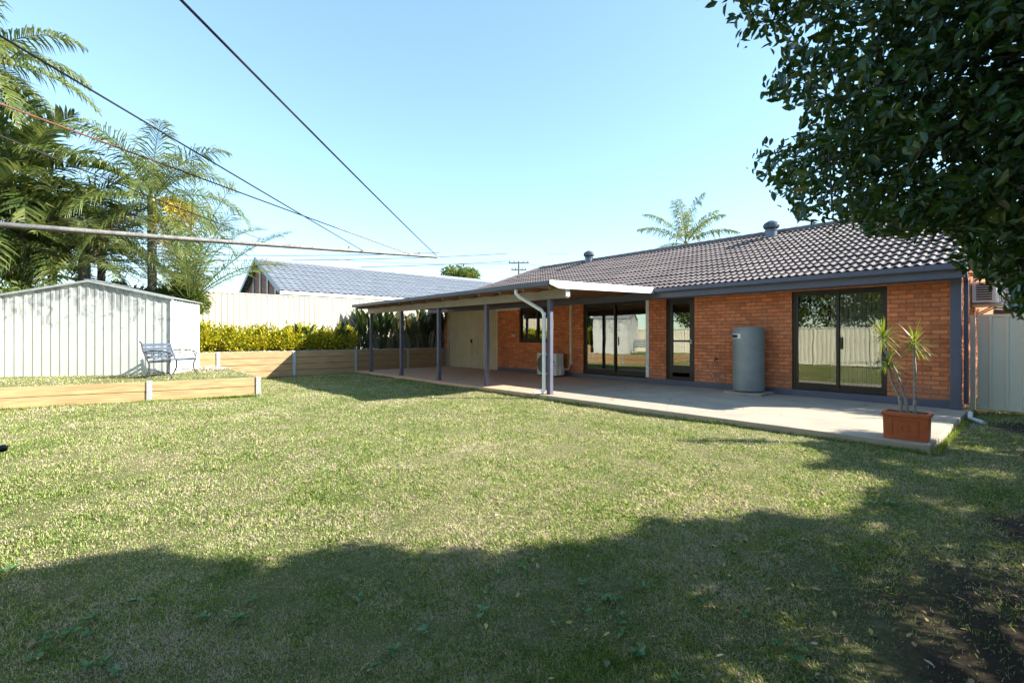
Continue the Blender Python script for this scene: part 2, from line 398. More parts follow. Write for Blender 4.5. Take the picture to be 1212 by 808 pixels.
# raised lawn behind the lower retaining wall, garden bed behind the tall one
LW0, LW1 = (-13.88, -4.0), (-12.62, 3.05)
prism('raised_lawn', [(-13.93, -4.0), (-12.67, 3.0), (-17.72, 3.15), (-17.72, 2.9), (-24, 2.9), (-24, -4)], -.1, .43, M['lawn'])
prism('garden_bed', [(-19.15, -3.4), (-17.76, -3.4), (-17.76, 11.8), (-17.95, 11.8), (-17.95, 21.5), (-19.15, 21.5)], -.1, .87, M['mulch'])
prism('neighbour_ground', [(-60, -20), (-19.25, -20), (-19.25, 40), (-60, 40)], -.1, .9, M['lawn'])

# patio slab with a slightly worn edge and control joints
SL0, SL1 = 7.6, 11.745
def slab():
    mb = MB()
    rows = [(-17.68, -12.6), (-12.592, -7.6), (-7.592, -.93)]
    for a, b in rows: mb.box(a, b, SL0, SL1, -.08, .10)
    return tag(mb.build('patio', M['concrete'], bevel=.012), kind='structure')
slab()

# ------------------------------------------------------------------ tiles
def tile_plane(P0, du, dv, W, L, period=.15, gauge=.32, amp=.030, lip=.042, seg=8, clips=()):
    P0 = np.array(P0, float); du = np.array(du, float); dv = np.array(dv, float); du /= np.linalg.norm(du); dv /= np.linalg.norm(dv)
    n = np.cross(du, dv); n /= np.linalg.norm(n)
    if n[2] < 0: n = -n
    us = np.linspace(0, W, int(round(W / period)) * seg + 1)
    ph = us / period % 1.0
    h = np.where(ph < .62, np.sin(ph / .62 * np.pi) ** .8, 0.0) * amp
    nc = int(math.ceil(L / gauge)); V = []
    for c in range(nc):
        v0 = c * gauge; v1 = min((c + 1) * gauge, L)
        jit = .004 * np.sin(np.floor(us / period / 2) * 12.9898 + c * 78.2)
        e0 = .0 if c == 0 else gauge * .14; e1 = gauge * .14 if v1 < L else 0
        for v, o in (((v0 + e0, lip * .15), (v0, lip * .55)) if c else ()) + ((v0, lip), (v1 + e1, 0.0)):
            V.append(P0 + du * us[:, None] + dv * v + n * (h + o + jit)[:, None])
    R = len(V); Cn = len(us); V = np.concatenate(V)
    i, j = np.meshgrid(np.arange(R - 1), np.arange(Cn - 1), indexing='ij'); a = (i * Cn + j).ravel()
    F = np.stack([a, a + 1, a + Cn + 1, a + Cn], -1)
    if n @ np.cross(V[F[0][1]] - V[F[0][0]], V[F[0][2]] - V[F[0][0]]) < 0: F = F[:, ::-1]
    me = bpy.data.meshes.new('t'); me.from_pydata(V.tolist(), [], F.tolist())
    if clips:
        bm = bmesh.new(); bm.from_mesh(me)
        for co, no in clips:
            bmesh.ops.bisect_plane(bm, geom=bm.verts[:] + bm.edges[:] + bm.faces[:], plane_co=co, plane_no=no, clear_outer=True)
        bm.to_mesh(me); bm.free()
    return me
def tile_obj(name, m, parent, *a, **k):
    me = tile_plane(*a, **k); me.name = name
    return link_mesh(name, me, m, parent)
def ridge_caps(mb, a, b, r=.11, L=.33):
    a = Vector(a); b = Vector(b); n = max(1, int((b - a).length / L)); d = (b - a) / n
    for i in range(n):
        p = a + d * i; q = a + d * (i + 1.12)
        mb.tube([p, q], [r, r * 1.12], 10)

# ------------------------------------------------------------------ the brick house
WY = 11.75
EAVE_Y, EAVE_Z, RY, RZ = 11.17, 2.66, 16.2, 4.66
XL, XR = -18.4, -.93
house = thing('brick_house', 'low orange brick house with brown tiled roof and dark sliding doors behind the patio', 'house', (-9.4, 16.2, 0))
def uX(u, Y):
    k = (u - 606) / FP; return Y * (.663 * k - .749) / (.749 * k + .663)
ops = [('slide', uX(690, WY), uX(765.5, WY), .26, 2.46), ('back', uX(788, WY), uX(822, WY), .22, 2.46),
       ('slide', uX(937, WY), uX(1050, WY), .25, 2.42), ('win', uX(614.6, WY), uX(655, WY), 1.2, 2.46)]
ops.sort(key=lambda o: o[1])
XA, XB = uX(589, WY), -1.08
PL = .24; TOP = 2.52
wall = MB(); x = XA
for k, x0, x1, z0, z1 in ops:
    wall.box(x, x0, WY, WY + .23, PL, TOP)
    if z1 < TOP: wall.box(x0, x1, WY, WY + .23, z1, TOP)
    if z0 > PL + .1: wall.box(x0, x1, WY, WY + .23, PL, z0)
    x = x1
wall.box(x, XB, WY, WY + .23, PL, TOP)
wall.build('wall', M['brick'], house)
# side wall with gable, rear and left walls
sw = MB()
yb = 21.2 - .6
prof = [(WY + .23, 0), (yb, 0), (yb, 2.52), (16.2, 4.5), (WY + .23, 2.72)]
sw.add([(XB - .23, y, z) for y, z in prof] + [(XB, y, z) for y, z in prof],
       [(0, 1, 2, 3, 4)[::-1], (5, 6, 7, 8, 9)] + [(i, (i + 1) % 5, 5 + (i + 1) % 5, 5 + i) for i in range(5)])
sw.box(-17.75, XB - .235, yb, yb + .2, 0, 2.5); sw.box(-17.98, -17.76, 11.85, yb + .2, 0, 2.5)
so = sw.build('wall', M['brick'], house)
# plinth painted like the trim
pb = MB(); pb.box(XA, XB - .02, WY - .012, WY + .22, .06, PL); pb.build('plinth', M['trim'], house)
# interior shell
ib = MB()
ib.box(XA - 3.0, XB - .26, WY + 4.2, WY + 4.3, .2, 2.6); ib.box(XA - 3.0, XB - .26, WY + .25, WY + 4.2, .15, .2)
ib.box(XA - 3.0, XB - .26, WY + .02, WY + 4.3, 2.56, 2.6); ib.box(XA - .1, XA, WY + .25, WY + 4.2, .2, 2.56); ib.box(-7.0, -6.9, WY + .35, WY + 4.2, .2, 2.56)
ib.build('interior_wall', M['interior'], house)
# brick-on-edge sill under the kitchen window
w = ops[0]
sb = MB(); n = int((w[2] - w[1]) / .086)
for i in range(n): sb.box(w[1] + i * .086 + .004, w[1] + (i + 1) * .086 - .004, WY - .025, WY + .1, w[3] - .115, w[3] + .0)
sb.build('window_sill', M['brick'], house)

def framed(parent, x0, x1, z0, z1, y, t=.05, dep=.07):
    f = MB(); f.box(x0, x0 + t, y, y + dep, z0, z1); f.box(x1 - t, x1, y, y + dep, z0, z1)
    f.box(x0 + t, x1 - t, y, y + dep, z0, z0 + t * 1.3); f.box(x0 + t, x1 - t, y, y + dep, z1 - t, z1)
    return f
def pane(parent, x0, x1, z0, z1, y):
    g = MB(); g.box(x0, x1, y, y + .006, z0, z1); return g.build('pane', M['glass'], parent)
for k, x0, x1, z0, z1 in ops:
    xm = (x0 + x1) / 2
    if k in ('slide', 'win'):
        nm = 'sliding_door' if k == 'slide' else 'window'
        d = framed(None, x0, x1, z0, z1, WY + .06, .055, .11).build(nm, M['frame'], house)
        if k == 'slide': d['label'] = 'bronze framed glass sliding door' + (' nearest the potted plant' if x1 > -5 else ' under the patio roof')
        for j, (a, b, yy) in enumerate(((x0 + .055, xm + .03, WY + .075), (xm - .03, x1 - .055, WY + .115))):
            framed(None, a, b, z0 + .07, z1 - .055, yy, .055, .032).build('sash', M['frame'], d)
            pane(d, a + .055, b - .055, z0 + .07 + .07, z1 - .11, yy + .012)
        if k == 'slide':
            h = MB(); h.box(xm + .05, xm + .075, WY + .04, WY + .075, 1.15, 1.4); h.build('handle', M['frame'], d)
    else:
        d = framed(None, x0, x1, z0, z1, WY + .05, .06, .11).build('back_door', M['frame'], house)
        framed(None, x0 + .06, x1 - .06, z0 + .08, z1 - .06, WY + .07, .11, .04).build('door_leaf', M['frame'], d)
        b = MB(); b.box(x0 + .17, x1 - .17, WY + .07, WY + .11, z0 + .12, z0 + .42); b.build('kick_panel', M['frame'], d)
        b = MB(); b.box(x0 + .17, x1 - .17, WY + .068, WY + .1, z0 + 1.05, z0 + 1.1); b.build('rail', M['frame'], d)
        pane(d, x0 + .17, x1 - .17, z0 + .42, z0 + 1.05, WY + .09); pane(d, x0 + .17, x1 - .17, z0 + 1.1, z1 - .18, WY + .09)
        h = MB(); h.box(x1 - .13, x1 - .10, WY + .03, WY + .07, z0 + 1.0, z0 + 1.12); h.build('handle', M['metal'], d)
# vertical blinds behind the right-hand door
x0, x1 = ops[3][1], ops[3][2]
vb = MB()
for i in range(20):
    xx = x0 + .1 + i * (x1 - x0 - .2) / 19
    if i < 8 : continue
    Mx = Matrix.Translation((xx, WY + .24, 0)) @ Matrix.Rotation(math.radians(62 + random.uniform(-5, 5)), 4, 'Z')
    vb.box(-.045, .045, -.002, .002, .34, 2.34, Mx)
vb.build('vertical_blind', M['blind'], house)
# white curtain edge at the left-hand door
x0, x1 = ops[1][1], ops[1][2]
cb = MB(); cb.box(x1 - .02, x1 + .075, WY - .02, WY + .04, .27, 2.44); cb.build('door_jamb', M['white_old'], house)
# soffit, fascia, gutter
sf = MB(); sf.box(XL + .1, XR - .05, EAVE_Y + .06, WY - .002, 2.50, 2.52); sf.build('soffit', M['beam'], house)
fb = MB(); fb.box(XL + .05, XR, EAVE_Y + .04, EAVE_Y + .065, 2.435, 2.60); fb.build('fascia', M['trim'], house)
# a header board sitting over the brickwork
hb = MB(); hb.box(XA, XB + .0, WY - .02, WY - .004, 2.44, 2.498); hb.build('header_board', M['trim'], house)
def gutter(mb, a, b, w=.115, h=.105, ends=True):
    """quad gutter along X from a to b: front face at y=a[1]"""
    x0, y0, z0 = a; x1 = b[0]
    pr = [(0, h), (-.0, .02), (.015, 0), (w, 0), (w, h * 1.0), (w - .006, h), (w - .006, .006), (.018, .006), (.006, .024), (.006, h - .02), (.016, h - .012), (.016, h)]
    n = len(pr); mb.add([(x0, y0 + y, z0 + z) for y, z in pr] + [(x1, y0 + y, z0 + z) for y, z in pr],
                        [tuple(range(n)), tuple(range(n, 2 * n))[::-1]] + [(i, n + i, n + (i + 1) % n, (i + 1) % n) for i in range(n)])
gb = MB(); gutter(gb, (-6.88, EAVE_Y - .08, 2.575), (XR + .02,)); gb.box(XR + .021, XR + .026, EAVE_Y - .08, EAVE_Y + .035, 2.575, 2.68)
gb.build('gutter', M['trim'], house)
# roof
sl = math.hypot(RY - EAVE_Y, RZ - EAVE_Z)
HX = -16.2
hipn = Vector((-(RY - EAVE_Y), HX - XL, 0))   # points outside of the front plane, beyond the hip
roof = tile_obj('roof', M['tile'], house, (XL, EAVE_Y, EAVE_Z), (1, 0, 0), (0, RY - EAVE_Y, RZ - EAVE_Z), XR - XL, sl,
                clips=[((XL, EAVE_Y, 0), hipn)])
BY = 2 * RY - EAVE_Y
tile_obj('roof', M['tile'], house, (XL, BY, EAVE_Z), (1, 0, 0), (0, EAVE_Y - RY, RZ - EAVE_Z), XR - XL, sl, seg=4,
         clips=[((XL, BY, 0), Vector((-(RY - EAVE_Y), -(HX - XL), 0)))])
hl = math.hypot(HX - XL, RZ - EAVE_Z)
tile_obj('roof', M['tile'], house, (XL, BY, EAVE_Z), (0, -1, 0), (HX - XL, 0, RZ - EAVE_Z), BY - EAVE_Y, hl, seg=4,
         clips=[((XL, EAVE_Y, 0), -hipn), ((XL, BY, 0), Vector(((RY - EAVE_Y), (HX - XL), 0)))])
rc = MB(); ridge_caps(rc, (HX, RY, RZ + .015), (XR - .1, RY, RZ + .015)); ridge_caps(rc, (XL + .05, EAVE_Y + .05, EAVE_Z + .02), (HX, RY, RZ + .01))
ridge_caps(rc, (XL + .05, BY, EAVE_Z + .02), (HX, RY, RZ + .01))
rc.build('ridge_cap', M['ridge'], house, smooth=True)
# barge boards on the right gable
bb = MB(); bb.bar((XR + .015, EAVE_Y, 2.60), (XR + .015, RY, RZ - .08), .03, .18); bb.bar((XR + .015, BY, 2.60), (XR + .015, RY, RZ - .08), .03, .18)
bb.bar((XR - .06, EAVE_Y + .1, 2.645), (XR - .06, RY - .05, RZ - .035), .13, .015)
bb.build('barge_board', M['trim'], house)
# boxed corner post / downpipe on the right-hand corner
dp = MB(); dp.box(-1.16, -1.01, WY - .11, WY - .02, .12, 2.5); dp.box(-1.17, -1.0, WY - .12, WY - .01, .10, .22)
dp.bar((-1.085, WY - .065, 2.5), (-1.085, EAVE_Y + .02, 2.58), .09, .07)
dp.build('downpipe', M['trim'], house, bevel=.006)
dp2 = MB(); dp2.box(-.99, -.93, WY + .03, WY + .09, .2, 2.45); dp2.bar((-.96, WY + .06, 2.42), (-.95, EAVE_Y + .15, 2.6), .06, .05); dp2.build('downpipe', M['trim'], house)
# turbine roof vents
def on_roof(u, y_pix, h=0):
    # intersect the sight line with the front roof plane
    k = (u - 606) / FP; dx = .663 * k - .749; dy = .749 * k + .663; dz = (398 - y_pix) / FP
    s = (RZ - EAVE_Z) / (RY - EAVE_Y)
    d = (EAVE_Z - CAMZ + s * (0 - EAVE_Y)) / (dz - s * dy)
    return (dx * d, dy * d, CAMZ + dz * d)
def vent(u, y, r):
    p = on_roof(u, y)
    v = MB(); v.lathe(p, [(r * .85, -.12), (r * .85, .2), (r * .98, .2), (r * .98, .23)], 20)
    o = v.build('roof_vent', M['metal_blue'], house, smooth=True)
    t = MB()
    for i in range(20):
        a = 2 * math.pi * i / 20
        pts = []
        for j in range(6):
            b = -1.1 + 2.2 * j / 5; rr = r * 1.18 * math.cos(b * .82); aa = a + b * .25
            pts.append((p[0] + rr * math.cos(aa), p[1] + rr * math.sin(aa), p[2] + .36 + r * .62 * math.sin(b)))
        t.tube(pts, .012, 4)
    t.lathe((p[0], p[1], p[2] + .24), [(r * .5, 0), (r * .95, .05), (r * 1.04, .13), (r * .9, .21), (r * .45, .27), (.02, .285)], 20)
    t.build('turbine', M['metal_blue'], o, smooth=True)
M['metal_blue'] = mat('painted_vent', (.13, .145, .18), .4, (.10, .11, .14), 8, metal=.4)
vent(913, 281, .19); vent(697, 311, .19)
# cream ribbed metal doors at the end of the covered patio
def ribbed(mb, a, b, z0, z1, period=.19, depth=.03, rib=.3, base=None, ztop=None, ph0=0.):
    """trapezoid-ribbed steel sheet from a to b (xy); ztop(t) optional top height; sheet faces the left-hand normal"""
    a = np.array(a, float); b = np.array(b, float); L = np.linalg.norm(b - a); d = (b - a) / L; n = np.array([d[1], -d[0]])
    s = [0.0]; hgt = [0.0]; k = 0
    while True:
        st = (k + ph0) * period
        seq = [(st + period * (1 - rib) / 2, 0), (st + period * ((1 - rib) / 2 + .06), 1), (st + period * ((1 + rib) / 2 - .06), 1), (st + period * (1 + rib) / 2, 0)]
        if seq[-1][0] > L: break
        for q, h in seq:
            if q > 0: s.append(q); hgt.append(h * depth)
        k += 1
    s.append(L); hgt.append(0)
    vv = []
    for q, h in zip(s, hgt):
        p = a + d * q + n * h
        zt = z1 if ztop is None else ztop(q / L)
        vv += [(p[0], p[1], z0), (p[0], p[1], zt)]
    m_ = len(s); back = []
    for q, h in zip(s, hgt):
        p = a + d * q + n * (h - .004); zt = z1 if ztop is None else ztop(q / L)
        back += [(p[0], p[1], z0), (p[0], p[1], zt)]
    fs = [(2 * i, 2 * i + 2, 2 * i + 3, 2 * i + 1) for i in range(m_ - 1)]
    nb = 2 * m_; fs += [(nb + 2 * i + 1, nb + 2 * i + 3, nb + 2 * i + 2, nb + 2 * i) for i in range(m_ - 1)]
    fs += [(2 * i + 1, 2 * i + 3, nb + 2 * i + 3, nb + 2 * i + 1) for i in range(m_ - 1)]
    mb.add(vv + back, fs)
    return mb
g = MB(); ribbed(g, (-17.66, 11.93), (-16.1, 11.93), .13, 2.42, .14, .022, .45); o = g.build('storage_door', M['door_cream'], house)
g = MB(); ribbed(g, (-16.08, 11.93), (XA - .08, 11.93), .13, 2.42, .14, .022, .45); o = g.build('storage_door', M['door_cream'], house)
h = MB(); h.box(-16.02, -15.97, 11.85, 11.9, 1.15, 1.3); h.build('handle', M['black'], o)
g = MB(); g.box(XA - .08, XA - .003, 11.86, 11.95, .1, 2.5); g.box(-17.75, XA - .081, 11.88, 11.98, 2.42, 2.52); g.box(-17.75, -17.665, 11.86, 11.95, .1, 2.42)
g.box(-17.75, XA - .081, 11.9, 11.98, .09, .13)
g.build('door_frame', M['door_cream'], house)

# ------------------------------------------------------------------ the patio roof
cov = thing('patio_cover', 'flat roofed patio cover on five slate blue posts attached to the brick house', 'patio cover', (-12, 7.8, .1))
PX = [-7.52, -9.84, -12.16, -14.48, -16.80]; PY = 7.82
for px in PX:
    mb = MB(); mb.box(px - .05, px + .05, PY - .05, PY + .05, .103, 2.27); mb.build('post', M['post'], cov, bevel=.006)
    mb = MB(); mb.box(px - .07, px + .07, PY - .07, PY + .07, .1, .112); mb.box(px - .056, px + .056, PY - .056, PY - .0501, .112, .2); mb.build('base_plate', M['trim'], cov)
mb = MB(); mb.box(-17.0, -7.0, PY - .06, PY + .06, 2.272, 2.47); mb.build('beam', M['beam'], cov, bevel=.004)
FY, FZ, BZ = 7.22, 2.5, 2.60
RX0, RX1 = -17.0, -6.9
sy = (BZ - FZ) / (EAVE_Y + .05 - FY)
for i in range(13):
    rx = RX0 + .08 + i * (RX1 - RX0 - .2) / 12
    mb = MB(); mb.bar((rx, FY + .06, FZ - .02), (rx, EAVE_Y - .1, BZ - .02), .045, .10); mb.build('rafter', M['rafter'], cov)
for yy in (7.5, 8.6, 9.7, 10.8):
    mb = MB(); zz = FZ + (yy - FY) * sy + .045; mb.box(RX0 + .03, RX1 - .03, yy - .02, yy + .02, zz - .014, zz + .012)
    mb.build('batten', M['rafter'], cov)
mb = MB(); n = 100
prs = []
for i in range(n + 1):
    x_ = RX0 + (RX1 - RX0) * i / n; hh = .018 if i % 2 else 0; prs.append((x_, hh))
vv = []
for x_, hh in prs: vv += [(x_, FY + .03, FZ + .065 + hh), (x_, EAVE_Y + .12, BZ + .065 + hh)]
vv2 = [(a, b, c - .01) for a, b, c in vv]; N_ = len(vv)
fs = [(2 * i, 2 * i + 2, 2 * i + 3, 2 * i + 1) for i in range(n)] + [(N_ + 2 * i + 1, N_ + 2 * i + 3, N_ + 2 * i + 2, N_ + 2 * i) for i in range(n)]
mb.add(vv + vv2, fs); mb.build('roof_sheet', M['ceil'], cov)
mb = MB(); gutter(mb, (RX0 - .03, FY - .06, FZ - .015), (RX1 - .03,)); mb.build('gutter', M['trim'], cov)
# white barge flashing down the right-hand edge, notched at the front corner
mb = MB()
a0 = Vector((RX1, FY - .065, FZ + .10)); a1 = Vector((RX1, EAVE_Y - .085, BZ + .115))
dn = Vector((0, 0, -.16))
pts = [a0, a1, a1 + dn, Vector((RX1, FY + .22, FZ - .055)), Vector((RX1, FY - .065, FZ + .02))]
mb.add(pts + [p + Vector((.012, 0, 0)) for p in pts], [(4, 3, 2, 1, 0), (5, 6, 7, 8, 9)] + [(i, (i + 1) % 5, 5 + (i + 1) % 5, 5 + i) for i in range(5)])
mb.add([a0 + Vector((.012, 0, .002)), a1 + Vector((.012, 0, .002)), a1 + Vector((-.1, 0, .002)), a0 + Vector((-.1, 0, .002))], [(0, 1, 2, 3)])
mb.build('barge_flashing', M['white'], cov)
mb = MB(); mb.box(-7.0, -6.975, PY - .058, PY + .06, 2.3, 2.46); mb.build('beam_cap', M['white'], cov)
# white downpipe with bends and shoe
px = PX[0] - .10
mb = MB(); rr = .042
mb.tube([(px - .42, FY + .02, 2.50), (px - .42, FY + .02, 2.40), (px - .38, FY + .08, 2.33), (px - .05, PY - .13, 2.02), (px, PY - .10, 1.93), (px, PY - .10, .20), (px - .02, PY - .13, .145), (px - .12, PY - .32, .135)], rr, 12)
mb.tube([(px, PY - .10, 1.90), (px, PY - .10, 1.96)], rr + .006, 12); mb.tube([(px, PY - .10, .24), (px, PY - .10, .18)], rr + .006, 12)
mb.build('downpipe', M['white'], cov, smooth=True)

# ------------------------------------------------------------------ fences
def fence_run(name, label, a, b, z0, z1, m, face=1, sheetw=2.35, period=.19, top=True, group=None):
    a = Vector((a[0], a[1])); b = Vector((b[0], b[1])); L = (b - a).length; d = (b - a) / L
    r = thing(name, label, 'fence', (a.x, a.y, z0), group=group)
    n = max(1, round(L / sheetw))
    for i in range(n):
        p = a + d * (L * i / n); q = a + d * (L * (i + 1) / n)
        p2, q2 = (p, q) if face > 0 else (q, p)
        mb = MB(); ribbed(mb, p2, q2, z0 + .04, z1 - .03, period, .016, .5); mb.build('panel', m, r)
    for zz_ in (z1 - .02, z0 + .05):
        rb = MB(); rb.bar((a.x, a.y, zz_), (b.x, b.y, zz_), .05, .045); rb.build('rail', m, r)
    for i in range(n + 1):
        p = a + d * (L * i / n); mb = MB(); mb.box(p.x - .03, p.x + .03, p.y - .03, p.y + .03, z0 - .02, z1 - .045); mb.build('post', m, r)
    return r
fence_run('boundary_fence', 'tall cream ribbed steel fence behind the garden bed and yellow hedge', (-19.2, 1.8), (-19.2, 21.2), .85, 2.98, M['cream_fence'], 1)
fence_run('boundary_fence', 'low length of cream steel fence behind the metal garden shed', (-19.2, -4.5), (-19.2, 1.72), .43, 2.55, M['cream_fence'], 1)
fence_run('rear_fence', 'pale ribbed steel fence mirrored in the glass sliding doors', (6, -2.9), (-18.9, -2.9), 0, 1.85, M['gate'], -1)
fence_run('side_fence', 'pale steel fence past the right edge of the lawn', (3.4, 12.5), (3.4, -2.9), 0, 1.8, M['gate'], 1)

# gate beside the house
gate = thing('side_gate', 'pale green grey ribbed steel gate beside the right end of the brick house', 'gate', (-.8, 12.5, 0))
GX0, GX1, GZ = -.86, .42, 1.83
mb = MB(); mb.box(GX0 - .1, GX0 - .03, 12.47, 12.53, 0, GZ + .0); mb.build('post', M['gate'], gate)
mb = MB(); mb.box(GX0, GX0 + .04, 12.47, 12.52, .06, GZ); mb.box(GX1 - .04, GX1, 12.47, 12.52, .06, GZ); mb.box(GX0 + .04, GX1 - .04, 12.47, 12.52, GZ - .045, GZ); mb.box(GX0 + .04, GX1 - .04, 12.47, 12.52, .06, .105)
mb.build('frame', M['gate'], gate)
mb = MB(); ribbed(mb, (GX0 + .04, 12.487), (GX1 - .04, 12.487), .105, GZ - .045, .215, .022, .3, ph0=.1); mb.build('panel', M['gate'], gate)
fence_run('front_fence', 'pale steel fence continuing past the side gate', (.5, 12.5), (3.3, 12.5), 0, 1.8, M['gate'], 1)

# ------------------------------------------------------------------ retaining walls
def sleeper_wall(name, label, a, b, z0, z1, posts, rows, thick=.05, jit=.0):
    a = Vector((a[0], a[1])); b = Vector((b[0], b[1])); L = (b - a).length; d = (b - a) / L; nrm = Vector((d.y, -d.x))
    r = thing(name, label, 'retaining wall', (a.x, a.y, z0))
    cuts = [0] + [p for p in posts if 0.02 < p < L - .02] + [L]
    h = (z1 - z0) / rows
    for i in range(rows):
        mb = MB()
        for j in range(len(cuts) - 1):
            p = a + d * (cuts[j] + .004); q = a + d * (cuts[j + 1] - .004)
            o = nrm * (-thick / 2 + random.uniform(-.004, .004)); zc = z0 + h * (i + .5)
            mb.bar((p.x + o.x, p.y + o.y, zc + random.uniform(-.002, .002)), (q.x + o.x, q.y + o.y, zc + random.uniform(-.003, .003)), thick, h - .013)
        mb.build('sleeper', M['sleeper'], r, bevel=.006)
    for p in posts:
        c = a + d * p; mb = MB()
        ang = math.atan2(d.y, d.x); Mx = Matrix.Translation((c.x, c.y, 0)) @ Matrix.Rotation(ang, 4, 'Z')
        mb.box(-.05, .05, -.028, -.022, z0 - .05, z1 + .015, Mx); mb.box(-.003, .003, -.022, .06, z0 - .05, z1 + .015, Mx); mb.box(-.05, .05, .055, .061, z0 - .05, z1 + .015, Mx)
        mb.build('post', M['metal'], r)
    return r
# posts on the lower wall: one near the bench, one at the corner
Lw = math.hypot(LW1[0] - LW0[0], LW1[1] - LW0[1])
sleeper_wall('retaining_wall', 'low two board pine retaining wall holding the raised lawn in front of the bench', LW0, LW1, 0, .435, [2.6, 5.0, Lw - .06], 2)
sleeper_wall('retaining_wall', 'short return of low pine retaining wall running back from the corner post', LW1, (-17.68, 3.18), 0, .435, [2.0, 3.9], 2)
sleeper_wall('retaining_wall', 'tall pine retaining wall holding the garden bed at the far end of the lawn', (-17.72, -3.2), (-17.72, 11.84), 0, .9,
             [1.7, 3.95, 6.22, 8.54, 10.8, 13.06, 14.98], 4)

# ------------------------------------------------------------------ shed
SA, SB = Vector((-16.95, -1.7)), Vector((-15.32, 1.55)); sd = (SB - SA).normalized(); back = Vector((-sd.y, sd.x)); SC = SB + back * 1.95; SD = SA + back * 1.95
SZ = .43; SH = 2.42; SR = 2.83
shed = thing('garden_shed', 'ribbed pale steel garden shed with low gable roof behind the bench', 'shed', (SA.x, SA.y, SZ))
wf = SB - SA
mb = MB(); ribbed(mb, SA, SB, SZ, SH, .185, .012, .4, ztop=lambda t: SH + .03 + (SR - SH) * (1 - abs(2 * t - 1)) * .93, ph0=.2); mb.build('wall', M['shed'], shed)
mb = MB(); ribbed(mb, SB, SC, SZ, SH, .185, .018, .3); mb.build('wall', M['shed'], shed)
mb = MB(); ribbed(mb, SC, SD, SZ, SH, .185, .018, .3, ztop=lambda t: SH + (SR - SH) * (1 - abs(2 * t - 1)) * .93); ribbed(mb, SD, SA, SZ, SH, .185, .018, .3); mb.build('wall', M['shed'], shed)
mid = (SA + SB) / 2
mb = MB(); o1 = back * -.06; o2 = back * 2.0; e = sd * .07
for s_, (E, sgn) in enumerate(((SA, -1), (SB, 1))):
    p = E + e * sgn
    vv = [(p + o1), (p + o2), (mid + o2), (mid + o1)]
    zz = [SH + .015, SH + .015, SR + .02, SR + .02]
    top = [(q.x, q.y, z) for q, z in zip(vv, zz)]; bot = [(q.x, q.y, z - .02) for q, z in zip(vv, zz)]
    mb.add(top + bot, [(0, 1, 2, 3), (7, 6, 5, 4), (0, 4, 5, 1), (3, 2, 6, 7), (0, 3, 7, 4), (1, 5, 6, 2)])
mb.build('roof', M['metal'], shed)
mb = MB()
for E, sgn in ((SA, -1), (SB, 1)):
    p = E + e * sgn - back * .062; q = mid - back * .062
    mb.bar((p.x, p.y, SH - .01), (q.x, q.y, SR - .005), .02, .05)
mb.bar(((mid + back * -.07).x, (mid + back * -.07).y, SR + .03), ((mid + back * 2.0).x, (mid + back * 2.0).y, SR + .03), .16, .012)
mb.build('trim', M['metal'], shed)
for E in (SA, SB):
    mb = MB(); mb.box(E.x - .03, E.x + .03, E.y - .03, E.y + .03, SZ, SH - .02); mb.build('corner_trim', M['shed'], shed)

# ------------------------------------------------------------------ bench
bx, by = -14.33, 1.47
bdir = math.atan2(1.3, -.62)
# bench local: X along the seat, +Y is the back
bench = thing('garden_bench', 'cast iron garden bench with pale blue slats standing before the shed', 'bench', (bx, by, .43), math.radians(148))
# local frame: length along X -.6..+.6, facing -Y
for i, (yy, zz, t) in enumerate(((-.20, .43, 0), (-.10, .425, 0), (0.0, .415, 0), (.10, .405, 0), (.19, .41, 0))):
    mb = MB(); mb.box(-.6, .6, yy - .036, yy + .036, zz - .011, zz + .011); mb.build('seat_slat', M['bench_wood'], bench, local=True, bevel=.003)
for i in range(4):
    z = .50 + i * .095; y = .235 + (z - .45) * .30
    mb = MB(); Mx = Matrix.Translation((0, y, z)) @ Matrix.Rotation(math.radians(-16), 4, 'X'); mb.box(-.6, .6, -.009, .009, -.034, .034, Mx); mb.build('back_slat', M['bench_wood'], bench, local=True, bevel=.003)
for sx in (-.6, .6):
    mb = MB()
    mb.tube([(sx, -.30, 0), (sx, -.27, .05), (sx, -.20, .18), (sx, -.20, .30), (sx, -.25, .40), (sx, -.24, .42)], .017, 8)          # front leg, S curve
    mb.tube([(sx, .30, 0), (sx, .26, .06), (sx, .20, .20), (sx, .20, .34), (sx, .25, .46), (sx, .33, .66), (sx, .37, .84), (sx, .40, .87)], .017, 8)
    mb.tube([(sx, -.24, .40), (sx, -.05, .395), (sx, .21, .38)], .014, 8)
    mb.tube([(sx, -.21, .12), (sx, 0, .15), (sx, .22, .12)], .010, 8)
    mb.build('end_frame', M['iron'], bench, local=True, smooth=True)
    mb = MB()
    mb.tube([(sx, .31, .62), (sx, .15, .655), (sx, -.08, .645), (sx, -.24, .60), (sx, -.29, .54), (sx, -.25, .50), (sx, -.21, .53)], .014, 8)
    mb.tube([(sx, -.26, .41), (sx, -.24, .50), (sx, -.20, .60)], .011, 8)
    for cx, cz, r0 in ((-.10, .52, .07), (.06, .52, .075), (.2, .54, .06), (-.02, .60, .03), (.13, .61, .03)):
        pts = [(sx, cx + r0 * (1 - .12 * k / 6) * math.cos(k * .85), cz + r0 * (1 - .1 * k / 6) * math.sin(k * .85)) for k in range(8)]
        mb.tube(pts, .008, 6)
    mb.build('armrest', M['iron'], bench, local=True, smooth=True)

